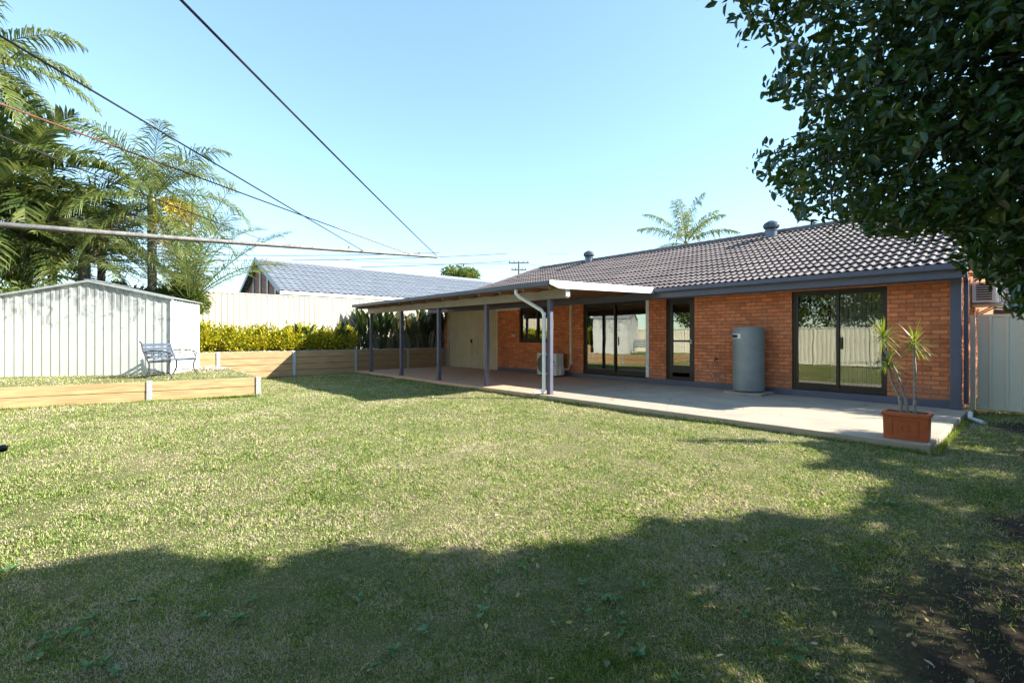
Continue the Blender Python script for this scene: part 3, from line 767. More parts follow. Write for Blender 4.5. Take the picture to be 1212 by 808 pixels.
# ------------------------------------------------------------------ appliances and small fittings
wh = thing('water_heater', 'tall grey cylindrical water heater on a concrete pad against the brick wall', 'water heater', (-4.56, 11.33, .1))
c = (-4.56, 11.33, .155)
mb = MB(); mb.lathe(c, [(.315, .02), (.33, .03), (.33, 1.40), (.322, 1.405), (.322, 1.425), (.333, 1.43), (.333, 1.455), (.31, 1.475), (.2, 1.485)], 48); mb.build('tank', M['heater'], wh, smooth=True)
mb = MB(); mb.lathe((c[0], c[1], .155), [(.30, -.0), (.30, .03)], 32); mb.build('foot_ring', M['dark'], wh)
mb = MB(); mb.box(c[0] - .42, c[0] + .42, 10.96, 11.72, .1, .153); mb.build('pad', M['concrete'], wh, bevel=.008)
# control plate and elbow
ang0 = math.atan2(-.75, -.66)
mb = MB(); n = 10
vv = []
for j, z in enumerate((1.37, 1.48)):
    for i in range(n + 1):
        a = math.radians(215) + math.radians(48) * i / n; vv.append((c[0] + .337 * math.cos(a), c[1] + .337 * math.sin(a), z))
mb.add(vv, [(i, i + 1, n + 2 + i, n + 1 + i) for i in range(n)]); o = mb.build('label_plate', M['white'], wh); so = o.modifiers.new('s', 'SOLIDIFY'); so.thickness = .006; so.offset = 1
mb = MB()
vv = []
for j, z in enumerate((1.39, 1.46)):
    for i in range(n + 1):
        a = math.radians(217) + math.radians(34) * i / n; vv.append((c[0] + .346 * math.cos(a), c[1] + .346 * math.sin(a), z))
mb.add(vv, [(i, i + 1, n + 2 + i, n + 1 + i) for i in range(n)]); o = mb.build('label_print', M['dark'], wh); so = o.modifiers.new('s', 'SOLIDIFY'); so.thickness = .002; so.offset = 1
mb = MB(); mb.tube([(c[0] - .30, 11.2, 1.43), (c[0] - .46, 11.2, 1.44), (c[0] - .48, 11.25, 1.44), (c[0] - .48, 11.70, 1.44)], .014, 8)
mb.tube([(c[0] - .37, 11.66, 1.42), (c[0] - .37, 11.70, .9), (c[0] - .36, 11.70, .25)], .013, 8); mb.tube([(c[0] - .30, 11.35, .35), (c[0] - .42, 11.5, .35), (c[0] - .42, 11.72, .4)], .013, 8)
mb.box(c[0] - .42, c[0] - .33, 11.60, 11.735, .12, .40)
mb.build('pipe', M['beam'], wh, smooth=False)
tap = thing('garden_tap', 'small dark wall tap beside the grey water heater', 'tap', (-5.55, 11.73, .8))
mb = MB(); xt = uX(848, 11.7)
mb.tube([(xt, 11.745, .85), (xt, 11.62, .85), (xt, 11.60, .80)], .013, 8); mb.tube([(xt, 11.66, .85), (xt, 11.66, .9)], .008, 6); mb.build('spout', M['dark'], tap)
mb = MB(); mb.tube([(xt - .035, 11.66, .90), (xt + .035, 11.66, .90)], .008, 6); mb.build('handle', M['dark'], tap)
# paint stains on the brick round the tap
st = MB()
for i in range(60):
    sx_ = xt - .12 + random.gauss(0, .14); z_ = .25 + abs(random.gauss(.25, .35)); s_ = random.uniform(.006, .022)
    if z_ > 1.15 or z_ < .26: continue
    st.box(sx_ - s_ * .5, sx_ + s_ * .5, WY - .003, WY - .0005, z_ - s_, z_ + s_)
st.build('paint_spatter', M['stain'], house)['kind'] = 'stuff'

def aircon(name, label, x0, x1, y0, y1, z0, z1, fan=True):
    r = thing(name, label, 'air conditioner', ((x0 + x1) / 2, (y0 + y1) / 2, z0))
    mb = MB(); mb.box(x0, x1, y0, y1, z0 + .05, z1); mb.box(x1 - .001, x1 + .07, y0 + .12, y1 - .04, z0 + .07, z0 + .34); mb.build('casing', M['ac'], r, bevel=.015)
    cx = x0 + (x1 - x0) * .36; cz = (z0 + z1) / 2 + .03; R_ = (z1 - z0) * .40
    mb = MB(); mb.lathe((0, 0, 0), [(R_, 0), (R_, .004)], 40)
    mb.v = [(cx + a, y0 - .002 - cc, cz + b) for a, b, cc in mb.v]; mb.build('fan_opening', M['dark'], r)
    mb = MB()
    for q in range(1, 8):
        rr = R_ * q / 7.5; mb.tube([(cx + rr * math.cos(t), y0 - .014, cz + rr * math.sin(t)) for t in [2 * math.pi * k / 28 for k in range(29)]], .0035, 4, cap=False)
    for q in range(8):
        t = math.pi * q / 8; mb.tube([(cx - R_ * math.cos(t), y0 - .014, cz - R_ * math.sin(t)), (cx + R_ * math.cos(t), y0 - .014, cz + R_ * math.sin(t))], .003, 4)
    mb.build('fan_grille', M['ac'], r)
    mb = MB()
    for fx in (x0 + .12, x1 - .16): mb.box(fx, fx + .06, y0 + .02, y1 - .02, z0, z0 + .05)
    mb.build('foot', M['dark'], r)
    return r
ac = aircon('air_conditioner', 'beige outdoor air conditioner standing on the patio behind the white downpipe', -11.34, -10.45, 11.16, 11.5, .1, .87)
mb = MB(); mb.box(-10.68, -10.55, 11.153, 11.1605, .55, .62); mb.box(-10.66, -10.5, 11.153, 11.1605, .47, .49); mb.build('badge', M['blue'], ac)
mb = MB(); mb.box(-10.36, -10.29, 11.69, 11.747, .55, 2.44); mb.box(-10.37, -10.28, 11.68, 11.747, .50, .62); mb.tube([(-10.32, 11.7, .55), (-10.33, 11.6, .35), (-10.45, 11.45, .35)], .02, 8)
mb.build('pipe_cover', M['cream'], ac)
# second unit bracketed on the side wall
ac2 = thing('air_conditioner', 'white louvred air conditioner bracketed high on the side wall above the gate', 'air conditioner', (-.9, 14.6, 2.1))
mb = MB(); mb.box(-1.07, -.70, 14.2, 15.0, 2.14, 2.58); mb.build('casing', M['white'], ac2, bevel=.012)
mb = MB()
for i in range(7): mb.box(-1.0, -.76, 14.185, 14.199, 2.20 + i * .05, 2.225 + i * .05)
mb.build('louvre', M['dark'], ac2)
mb = MB()
for yy in (14.3, 14.9): mb.box(-1.078, -.62, yy - .02, yy + .02, 2.10, 2.138); mb.bar((-1.07, yy, 1.85), (-.7, yy, 2.10), .03, .03)
mb.box(-1.06, -.62, 14.15, 15.05, 2.075, 2.099)
mb.build('bracket', M['cream'], ac2)
# fluorescent light above the window
lt = thing('wall_light', 'long cream fluorescent light fitting above the patio window', 'light', (-13.6, 11.7, 2.4))
lx0, lx1 = uX(588, 11.7), uX(616, 11.7)
mb = MB(); mb.box(lx0, lx1, 11.66, 11.725, 2.455, 2.49); mb.build('housing', M['white_old'], lt)
mb = MB(); mb.box(lx0 + .02, lx1 - .02, 11.64, 11.72, 2.395, 2.454); mb.build('diffuser', M['light'], lt, bevel=.012)
mb = MB(); xs_ = uX(607, 11.7); mb.box(xs_ - .07, xs_ + .07, 11.70, 11.748, 1.42, 1.5); mb.lathe((xs_, 11.69, 1.43), [(.035, 0), (.04, .05), (.02, .07)], 12)
tag(mb.build('power_outlet', M['white_old'], None), 'small white outdoor power outlet on the brick left of the window', 'power outlet')
# loose white pipe beside the slab
mb = MB(); mb.tube([(-.86, 11.2, .12), (-.85, 11.0, .05), (-.66, 10.7, .03)], .032, 12); mb.tube([(-.86, 11.2, .08), (-.86, 11.2, .14)], .036, 12)
tag(mb.build('drain_pipe', M['white_old'], None, smooth=True), 'short white drain pipe lying at the right end of the patio', 'pipe')

# ------------------------------------------------------------------ planter and dracaena
PXc, PYc = -1.2, 7.9
pl = thing('planter_box', 'rectangular terracotta planter with raised rim at the corner of the patio', 'planter', (PXc, PYc, .1), math.radians(2))
mb = MB()
def ringbox(mb, w, d, z0, z1, t, w2=None, d2=None):
    w2 = w2 or w; d2 = d2 or d
    o = [(-w, -d), (w, -d), (w, d), (-w, d)]; o2 = [(-w2, -d2), (w2, -d2), (w2, d2), (-w2, d2)]
    i2 = [(-w2 + t, -d2 + t), (w2 - t, -d2 + t), (w2 - t, d2 - t), (-w2 + t, d2 - t)]
    vv = [(x, y, z0) for x, y in o] + [(x, y, z1) for x, y in o2] + [(x, y, z1) for x, y in i2] + [(x, y, z0 + .02) for x, y in i2]
    fs = [(3, 2, 1, 0)]
    for a, b in ((0, 4), (4, 8), (8, 12)): fs += [(a + i, a + (i + 1) % 4, b + (i + 1) % 4, b + i) for i in range(4)]
    fs.append((12, 13, 14, 15)); mb.add(vv, fs)
ringbox(mb, .22, .15, .0, .31, .025, .228, .157)
mb.build('box', M['terracotta'], pl, local=True, bevel=.006)
mb = MB(); ringbox(mb, .245, .175, .295, .345, .04); mb.build('rim', M['terracotta'], pl, local=True, bevel=.008)
mb = MB(); mb.tube([(-.13, -.150, .05), (.13, -.150, .05), (.135, -.160, .25), (-.135, -.160, .25), (-.13, -.150, .05)], .006, 6)
mb.tube([(.04 * math.cos(t), -.156, .155 + .04 * math.sin(t)) for t in [2 * math.pi * k / 12 for k in range(13)]], .008, 6); mb.build('moulding', M['terracotta'], pl, local=True)
mb = MB(); mb.box(-.2, .2, -.13, .13, .25, .325); mb.build('soil', M['soil'], pl, local=True)

M['drac'] = leafmat('dracaena_leaf', [(0, (.09, .15, .02)), (.5, (.17, .25, .035)), (.85, (.30, .34, .06)), (1, (.33, .16, .08))], .35)
dr = thing('dracaena_plant', 'three stemmed spiky dracaena growing in the terracotta planter', 'plant', (PXc, PYc, .42))
def blade_strip(V, F, p, d, L, w, droop, n=4, wide=None):
    """arching strap leaf"""
    p = np.array(p, float); d = np.array(d, float); d /= np.linalg.norm(d)
    side = np.cross(d, [0, 0, 1.0]); ln = np.linalg.norm(side); side = side / ln if ln > 1e-3 else np.array([1., 0, 0])
    b = len(V); pos = p.copy()
    for i in range(n + 1):
        t = i / n; ww = w * (1 - t) ** .6 * (.55 + 1.2 * min(t * 3, 1) * .38) if i < n else 0
        V.append(pos + side * ww / 2); V.append(pos - side * ww / 2)
        d = d + np.array([0, 0, -droop / n]); d /= np.linalg.norm(d); pos = pos + d * (L / n)
    for i in range(n): F.append((b + 2 * i, b + 2 * i + 2, b + 2 * i + 3, b + 2 * i + 1))
stems = [([(.0, .02, -.05), (-.03, 0, .25), (-.12, -.02, .55), (-.22, -.05, .82), (-.235, -.06, 1.02)], 1.0),
         ([(-.03, -.02, -.05), (-.06, -.03, .22), (-.13, -.05, .42), (-.17, -.06, .66)], .95),
         ([(.06, .03, -.05), (.065, .03, .3), (.075, .02, .62), (.065, .02, .93)], 1.0)]
for pts, sc_ in stems:
    # stems lean across the line of sight
    pts = [(PXc + p[0] * .66 + p[1], PYc + p[0] * .75 + p[1] * .3, .42 + p[2]) for p in pts]
    mb = MB(); k = len(pts)
    fine = []
    for i in range(k - 1):
        for j in range(5):
            t = j / 5; fine.append(tuple(pts[i][q] * (1 - t) + pts[i + 1][q] * t + (random.uniform(-.004, .004) if q < 2 else 0) for q in range(3)))
    fine.append(pts[-1]); mb.tube(fine, [.019 - .006 * i / len(fine) + .002 * (i % 2) for i in range(len(fine))], 8)
    mb.build('stem', M['dracaena_bark'], dr, smooth=True)
    V, F = [], []
    for i in range(85):
        az = random.uniform(0, 2 * math.pi); el = math.radians(random.choice([random.uniform(10, 80), random.uniform(-40, 40)]))
        L_ = random.uniform(.20, .33) * sc_; base = (pts[-1][0], pts[-1][1], pts[-1][2] + random.uniform(-.08, .04))
        blade_strip(V, F, base, (math.cos(az) * math.cos(el), math.sin(az) * math.cos(el), math.sin(el)), L_, .017, random.uniform(.1, .5))
    np_mesh('leaf_tuft', np.array(V), np.array(F), M['drac'], dr)

# ------------------------------------------------------------------ clothes hoist
def cam_pt(u, y, z):
    d = (z - CAMZ) * FP / (398 - y); k = (u - 606) / FP
    return (d * (.663 * k - .749), d * (.749 * k + .663), z)
HZ = 1.96
tipP = Vector(cam_pt(517, 304, HZ)); inP = Vector(cam_pt(0, 265, HZ - .05))
adir = (inP - tipP).normalized(); hub = tipP + adir * 2.95; hub.z = HZ - .07
hoist = thing('clothes_hoist', 'galvanised rotary clothes hoist reaching over the lawn from the left', 'clothes line', (hub.x, hub.y, 0))
mb = MB(); mb.tube([(hub.x, hub.y, 0), (hub.x, hub.y, 1.35)], .025, 12); mb.tube([(hub.x, hub.y, 1.3), (hub.x, hub.y, 2.1)], .019, 12); mb.lathe((hub.x, hub.y, HZ - .12), [(.05, 0), (.055, .03), (.055, .09), (.03, .12)], 14)
mb.build('mast', M['steel'], hoist, smooth=True)
# the four arms
tips = []
a2 = math.atan2(-adir.y, -adir.x)
for q in range(4):
    a = a2 + q * math.pi / 2
    tip = Vector((hub.x + 2.95 * math.cos(a), hub.y + 2.95 * math.sin(a), HZ)); tips.append(tip)
    mb = MB(); mb.tube([hub, hub.lerp(tip, .5) + Vector((0, 0, -.006)), tip], [.0135, .0125, .0095], 12)
    ar = mb.build('arm', M['steel'], hoist, smooth=True)
    mb = MB()
    for f in (.3, .57, .80, .955): 
        p = hub.lerp(tip, f); mb.tube([p + Vector((0, 0, .011)), p + Vector((.004, 0, .02)), p + Vector((.012, .006, .018))], .003, 5)
    mb.build('wire_hook', M['steel'], ar)
    mb = MB(); st_ = hub + Vector((0, 0, -.42)); mb.tube([st_, hub.lerp(tip, .16)], .009, 8); mb.build('brace', M['steel'], hoist, smooth=True)
# the lines as seen over the lawn
def hung(a, b, sag, m, r=.0016, n=14):
    a = Vector(a); b = Vector(b); mb = MB()
    mb.tube([a.lerp(b, i / n) + Vector((0, 0, -sag * 4 * (i / n) * (1 - i / n))) for i in range(n + 1)], r, 6); return mb.build('line', m, hoist, smooth=True)
def ext(u0, y0, za, u1, y1, zb, s=.5):
    a = Vector(cam_pt(u0, y0, za)); b = Vector(cam_pt(u1, y1, zb)); return a + (a - b) * s, b
a, b = ext(222, 0, 1.95, 517, 303, HZ); hung(a, b, .012, M['wire'], .0024)
a, b = ext(-8, 117, 1.94, 485, 301, HZ - .005); hung(a, b, .006, M['rust'], .0022)
a, b = ext(0, 40, 1.95, 430, 297, HZ - .01); hung(a, b, .004, M['wire'], .0022)
a, b = ext(-10, 150, 1.93, 312, 284, HZ - .02); hung(a, b, .015, M['wire'], .0017)
# winding handle with black grip
hp = Vector(cam_pt(9, 530, .93)); mb = MB(); q = Vector((hub.x, hub.y, .95)); dq = (q - hp).normalized()
mb.tube([q, hp + dq * .12], .008, 8); mb.build('crank', M['steel'], hoist)
mb = MB(); mb.tube([hp + dq * .13, hp + dq * .01, hp], [.015, .016, .010], 10); mb.build('crank_grip', M['black'], hoist, smooth=True)

# ------------------------------------------------------------------ neighbour's house on the left
nh = thing('neighbour_house', 'neighbouring house with blue grey tiled gable roof rising above the cream fence', 'house', (-25.5, 13, .9))
GXn, GZn, RXn, RZn, NY0, NY1 = -21.45, 3.34, -25.5, 5.14, 5.9, 20.6
mb = MB(); mb.box(-28.9, -22.1, NY0 + .45, NY1 - .5, .85, 3.22); mb.build('wall', M['white'], nh)
w_ = RXn - GXn; sln = math.hypot(w_, RZn - GZn)
tile_obj('roof', M['tile_grey'], nh, (GXn, NY0, GZn), (0, 1, 0), (w_, 0, RZn - GZn), NY1 - NY0, sln, period=.30, gauge=.34, amp=.035, seg=6)
tile_obj('roof', M['tile_grey'], nh, (2 * RXn - GXn, NY0, GZn), (0, 1, 0), (-w_, 0, RZn - GZn), NY1 - NY0, sln, period=.30, gauge=.34, amp=.035, seg=6)
mb = MB(); ridge_caps(mb, (RXn, NY0 - .02, RZn + .03), (RXn, NY1, RZn + .03), .12, .4); mb.build('ridge_cap', M['tile_grey'], nh, smooth=True)
mb = MB(); mb.box(GXn - .0, GXn + .12, NY0 - .02, NY1, GZn - .14, GZn - .0); mb.build('gutter', M['white'], nh)
mb = MB(); mb.box(-22.1, GXn, NY0 + .1, NY1 - .1, GZn - .17, GZn - .145); mb.build('soffit', M['beam'], nh)
mb = MB()
mb.bar((GXn, NY0 - .03, GZn + .0), (RXn, NY0 - .03, RZn + .02), .035, .2); mb.bar((2 * RXn - GXn, NY0 - .03, GZn), (RXn, NY0 - .03, RZn + .02), .035, .2)
mb.build('barge_board', M['metal_blue'], nh)
# gable infill : brown boards with pale battens
hw = RXn - GXn
mb = MB(); mb.add([(GXn - .2, NY0 + .25, GZn - .1), (2 * RXn - GXn + .2, NY0 + .25, GZn - .1), (RXn, NY0 + .25, RZn - .08), (GXn - .2, NY0 + .40, GZn - .1), (2 * RXn - GXn + .2, NY0 + .40, GZn - .1), (RXn, NY0 + .40, RZn - .08)],
                  [(0, 1, 2), (5, 4, 3), (0, 3, 4, 1), (1, 4, 5, 2), (2, 5, 3, 0)]); mb.build('gable', M['brick_dark'], nh)
for xx in (-22.9, -24.2, -25.5, -26.8, -28.1):
    hgt_ = RZn - .12 - abs(xx - RXn) * (RZn - GZn) / abs(hw); mb = MB(); mb.box(xx - .11, xx + .11, NY0 + .2, NY0 + .245, GZn - .1, hgt_)
    mb.build('batten', M['heater'], nh)

# house across the street glimpsed beyond the gate
fh = thing('distant_house', 'brick house with white posts glimpsed beyond the side gate', 'house', (0, 33, 0))
mb = MB(); mb.box(-7, 9, 33, 41, 0, 2.7); mb.build('wall', M['brick_dark'], fh)
mb = MB()
for i in range(8): mb.box(-3 + i * 1.0, -2.86 + i * 1.0, 31.6, 31.74, 0, 2.6)
mb.build('veranda_post', M['white'], fh)
tile_obj('roof', M['tile'], fh, (-7.6, 31.3, 2.6), (1, 0, 0), (0, 5.5, 2.1), 17, 5.8, seg=3, period=.3)
mb = MB(); mb.add([(-7.3, 36.8, 4.6), (9.3, 36.8, 4.6), (9.3, 42, 2.6), (-7.3, 42, 2.6)], [(0, 1, 2, 3)]); o = mb.build('roof', M['tile'], fh)
mb = MB()
for xx in (-1.6, 2.4): mb.box(xx, xx + 1.4, 32.95, 32.99, .9, 2.2)
mb.build('window', M['white'], fh)

# ------------------------------------------------------------------ foliage tools
def leaf_cloud(name, P, D, size, m, parent, ratio=.42, fold=.25, jit=.7):
    """P (n,3) leaf bases, D (n,3) leaf directions; every leaf a folded pointed oval of two quads"""
    n = len(P); D = D / np.linalg.norm(D, axis=1, keepdims=True)
    r = rng.normal(size=(n, 3)); S = np.cross(D, r); S /= np.linalg.norm(S, axis=1, keepdims=True); U = np.cross(S, D)
    L = (size * (1 + jit * (rng.random(n) - .5)))[:, None]; W = L * ratio
    droop = -U * L * .08
    v0 = P; v3 = P + D * L + droop
    up = U * W * fold
    v1 = P + D * L * .32 + S * W * .5 + up; v2 = P + D * L * .70 + S * W * .38 + up + droop * .4
    v5 = P + D * L * .32 - S * W * .5 + up; v4 = P + D * L * .70 - S * W * .38 + up + droop * .4
    V = np.stack([v0, v1, v2, v3, v4, v5], 1).reshape(-1, 3)
    b = (np.arange(n) * 6)[:, None]
    F = np.concatenate([b + np.array([0, 1, 2, 3]), b + np.array([0, 3, 4, 5])])
    return np_mesh(name, V, F, m, parent)

def proj(P):
    x = P[:, 0] * .663 + P[:, 1] * .749; d = P[:, 0] * -.749 + P[:, 1] * .663; dd = np.maximum(d, 1e-3)
    return 606 + FP * x / dd, 398 - FP * (P[:, 2] - CAMZ) / dd, d
def inside(poly, x, y):
    r = np.zeros(len(x), bool); n = len(poly)
    for i in range(n):
        x1, y1 = poly[i]; x2, y2 = poly[(i + 1) % n]
        c = ((y1 > y) != (y2 > y)); xi = (x2 - x1) * (y - y1) / ((y2 - y1) if y2 != y1 else 1e-9) + x1
        r ^= c & (x < xi)
    return r
def ground_pt(u, y):
    d = CAMZ * FP / (y - 398); k = (u - 606) / FP; return (d * (.663 * k - .749), d * (.749 * k + .663))

# ------------------------------------------------------------------ the big tree on the right
# outline of the crown as the leaves hang and reach, and where its shade lies on the lawn
OUT = [(700, -900), (790, -120), (815, -20), (822, 0), (828, 17), (854, 30), (874, 15), (883, 22), (865, 48), (876, 63), (891, 56), (911, 56), (945, 41), (934, 59), (922, 80),
       (895, 111), (922, 126), (963, 135), (948, 152), (937, 167), (891, 178), (889, 197), (911, 223), (937, 238), (936, 262), (963, 266), (993, 262),
       (1023, 276), (1060, 282), (1090, 280), (1112, 272), (1136, 288), (1142, 318), (1154, 330), (1188, 334), (1192, 368), (1240, 380), (1500, 520), (2600, 700), (2600, -900)]
gp = [ground_pt(u, y) for u, y in [(-60, 692), (0, 684), (60, 674), (140, 662), (200, 655), (240, 664), (300, 670), (350, 668), (400, 655), (438, 636), (480, 642), (540, 652),
      (600, 655), (660, 641), (720, 632), (760, 620), (830, 610), (900, 612), (960, 606), (1015, 592), (1048, 570), (1010, 556), (930, 548), (990, 537), (925, 524), (990, 515), (1060, 524), (1102, 531)]]
gp2 = []
for i_ in range(len(gp) - 1):
    a_, b_ = gp[i_], gp[i_ + 1]
    for t_ in (0, .33, .66):
        gp2.append((a_[0] + (b_[0] - a_[0]) * t_ + random.uniform(-.17, .17), a_[1] + (b_[1] - a_[1]) * t_ + random.uniform(-.17, .17)))
gp = gp2 + [gp[-1]]
SHADE = [(-7.5, -6.0)] + gp + [(-.85, 8.6), (-.85, 11.5), (-1.5, 12.6), (-1.5, 15), (12, 15), (12, -6.0)]
SHADE2 = [(-4.6, 9.7), (-.9, 9.55), (-.9, 12.0), (12, 12.0), (12, 24), (-3.5, 24), (-3.5, 13), (-5.2, 13.0)]     # shade near the wall on the slab
HOLES = [(*ground_pt(u, y), r_) for u, y, r_ in [(440, 680, .09), (600, 664, .10), (838, 704, .12), (760, 660, .07), (300, 690, .07), (180, 684, .08), (980, 640, .10), (1040, 628, .14), (1090, 590, .12), (1110, 560, .16),
         (1060, 548, .16), (1150, 600, .12), (1180, 560, .2), (940, 690, .06), (1130, 660, .08), (60, 700, .06), (880, 640, .08), (520, 672, .06), (1160, 530, .2)]]
def shade_ok(P, fuzz=.06):
    zz = P[:, 2]; fuzz = fuzz * 1.1
    gx = P[:, 0] - SUNX * zz + rng.normal(0, fuzz, len(P)); gy = P[:, 1] - SUNY * zz + rng.normal(0, fuzz, len(P))
    ok = inside(SHADE, gx, gy) | inside(SHADE2, gx, gy)
    for hx, hy, hr in HOLES: ok &= np.hypot(gx - hx, (gy - hy)) > hr
    return ok

M['bigleaf'] = leafmat('fig_leaf', [(0, (.020, .050, .012)), (.45, (.034, .078, .016)), (.85, (.055, .11, .020)), (.97, (.10, .15, .025)), (1, (.20, .17, .03))], .34, .28, .6)
T1 = Vector((2.5, 4.4, 0))
tree = thing('fig_tree', 'dark leafy tree overhanging the lawn from the upper right', 'tree', tuple(T1))
def roof_clear(P):      # leaves never throw shade on the tiled roof
    return (P[:, 2] < 2.7) | (P[:, 0] - SUNX * (P[:, 2] - 2.7) > -1.25) | (P[:, 1] - SUNY * (P[:, 2] - 2.7) < 10.9)
def sprays(n, lo, hi, cen, rad, keep, near=1.9):
    c = rng.uniform(lo, hi, (n, 3))
    ok = (((c - cen) / rad) ** 2).sum(1) < 1
    u, y, d = proj(c); rr = np.hypot(c[:, 0], c[:, 1])
    ok &= ~((d > -1.0) & (rr < near))                      # open space round the photographer
    ok &= (d < .3) | inside(OUT, u, y)
    ok &= shade_ok(c, .08) & roof_clear(c) & (rng.random(n) < keep)
    return c[ok]
def leafy(c, k, L, size, parent, name='crown'):
    dirs = rng.normal(size=(len(c), 3)); dirs[:, 2] *= .5; dirs[:, 2] -= .35; dirs[:, 0] -= .35; dirs /= np.linalg.norm(dirs, axis=1, keepdims=True)
    Ps, Ds = [], []
    for j in range(k):
        t = (j / k) * L
        P = c + dirs * t + np.array([0, 0, -1]) * (t * t * .6) + rng.normal(0, .008, c.shape)
        side = np.cross(dirs, rng.normal(size=c.shape)); side /= np.linalg.norm(side, axis=1, keepdims=True)
        Ps.append(P); Ds.append(dirs * .7 + side * .8 + np.array([0, 0, -.25]))
    P = np.concatenate(Ps); D = np.concatenate(Ds)
    E = P + D / np.linalg.norm(D, axis=1, keepdims=True) * .05
    u, y, d = proj(E); ok = ((d < .3) | inside(OUT, u + rng.normal(0, 5, len(u)), y + rng.normal(0, 5, len(u)))) & shade_ok(E, .07) & (np.hypot(E[:, 0], E[:, 1]) > 1.35)
    P, D = P[ok], D[ok]; u, y, d = u[ok], y[ok], d[ok]
    print('tree leaves', len(P), 'in frame', int(((d > .3) & (u < 1212) & (y > 0)).sum()))
    leaf_cloud(name, P, D, size, M['bigleaf'], parent, .46)
    return dirs
c1 = sprays(1500000, (-2.6, .4, 1.45), (1.2, 8.5, 5.2), np.array([2.6, 6.2, 3.0]), np.array([4.9, 7.4, 3.4]), .050)
c2 = sprays(190000, (-.5, -.5, 1.45), (7.0, 13.5, 6.4), np.array([2.9, 5.9, 3.2]), np.array([4.9, 7.4, 3.4]), .34)
tips_c = np.concatenate([c1, c2]); print('sprays', len(c1), len(c2))
tips_d = leafy(tips_c, 18, .32, .041, tree)
# trunk, limbs and twigs
mb = MB(); mb.tube([(T1.x, T1.y, -.05), (T1.x + .03, T1.y + .02, .6), (T1.x - .05, T1.y + .05, 1.4), (T1.x - .1, T1.y + .1, 2.0)], [.24, .19, .17, .15], 14); mb.build('trunk', M['bark2'], tree, smooth=True)
fork = Vector((T1.x - .1, T1.y + .1, 1.95))
limbs = MB(); limb_pts = []
for (tx, ty, tz, r0) in ((-.9, 3.3, 3.1, .07), (-.3, 2.5, 4.0, .07), (.2, 5.6, 3.2, .07), (1.5, 1.8, 4.0, .07), (4.2, 9.0, 4.2, .10), (3.6, 6.4, 5.4, .10), (4.6, 3.2, 4.6, .09), (1.0, 3.6, 5.2, .08), (.3, 3.4, 2.6, .055), (4.6, 11.6, 4.0, .06)):
    e_ = Vector((tx, ty, tz)); pts = [fork.lerp(e_, t) + Vector((random.uniform(-.12, .12), random.uniform(-.12, .12), .35 * math.sin(t * 3.1))) * (1 if 0 < t < 1 else 0) for t in (0, .2, .4, .6, .8, 1)]
    limbs.tube(pts, [r0 * (1 - .75 * t) for t in (0, .2, .4, .6, .8, 1)], 9); limb_pts += [pts[i].lerp(pts[i + 1], f) for i in range(1, 5) for f in (0, .5)] + [pts[-1]]
lv = np.array(limbs.v); lg = shade_ok(lv, 0); limbs.f = [f for f in limbs.f if all(lg[k] for k in f)]
limbs.build('limb', M['bark2'], tree, smooth=True)
LP_ = np.array([tuple(p) for p in limb_pts])
tw = MB(); idx = np.concatenate([rng.permutation(len(c1))[:1100], len(c1) + rng.permutation(len(c2))[:900]])
for i in idx:
    c0 = tips_c[i]; j = np.argmin(((LP_ - c0) ** 2).sum(1) + rng.random(len(LP_)) * .4); a = LP_[j]
    if np.linalg.norm(a - c0) > 2.2: 
        a = c0 - tips_d[i] * .5
    m1 = (a * .5 + c0 * .5) + np.array([0, 0, .10]); tw.tube([a, m1, c0, c0 + tips_d[i] * .2 + np.array([0, 0, -.03])], [.011, .007, .0035, .0015], 4, cap=False)
# keep twigs inside the crown outline
tv = np.array(tw.v); u, y, d = proj(tv); good = ((d < .3) | (inside(OUT, u - 22, y) & inside(OUT, u, y + 14) & inside(OUT, u - 10, y - 12))) & shade_ok(tv, .0); vf = [f for f in tw.f if all(good[k] for k in f)]
tw.f = vf; tw.build('twig', M['bark2'], tree)
# a second tree added past the gate, out of the picture, to shade the side path
tree2 = thing('added_shade_tree', 'unseen leafy tree added past the side gate to shade the end wall', 'tree', (3.9, 15.6, 0))
c3 = sprays(55000, (-.6, 11.0, 1.9), (7.5, 21.0, 6.6), np.array([3.2, 15.8, 4.0]), np.array([4.0, 5.2, 2.7]), .16)
leafy(c3, 14, .4, .085, tree2)
mb = MB(); mb.tube([(3.9, 15.6, -.05), (3.85, 15.6, 1.6), (3.5, 15.7, 3.2), (3.2, 15.9, 4.6)], [.2, .15, .1, .04], 10)
for q in range(6): a = q * 1.05; mb.tube([(3.7, 15.65, 2.3), (3.7 + 1.9 * math.cos(a), 15.6 + 2.4 * math.sin(a), 4.2)], [.07, .015], 7)
mb.build('trunk', M['bark2'], tree2, smooth=True)

# ------------------------------------------------------------------ palms
def palm_mats():
    M['frond_dark'] = leafmat('frond_dark', [(0, (.035, .06, .015)), (.6, (.065, .10, .025)), (1, (.15, .17, .05))], .32, .33, .7)
    M['frond_mid'] = leafmat('frond_mid', [(0, (.075, .115, .025)), (.6, (.13, .175, .04)), (1, (.25, .26, .08))], .35, .35, .7)
    M['frond_pale'] = leafmat('frond_pale', [(0, (.09, .13, .05)), (.6, (.16, .20, .075)), (1, (.27, .29, .12))], .3, .33, .7)
    M['flower'] = leafmat('palm_flower', [(0, (.52, .42, .06)), (.6, (.66, .54, .10)), (1, (.58, .40, .08))], .3, .6)
    M['frond_dead'] = leafmat('frond_dead', [(0, (.13, .09, .05)), (.6, (.22, .16, .08)), (1, (.30, .23, .12))], .2, .6)
    M['rachis'] = mat('rachis', (.16, .17, .06), .5)
palm_mats()
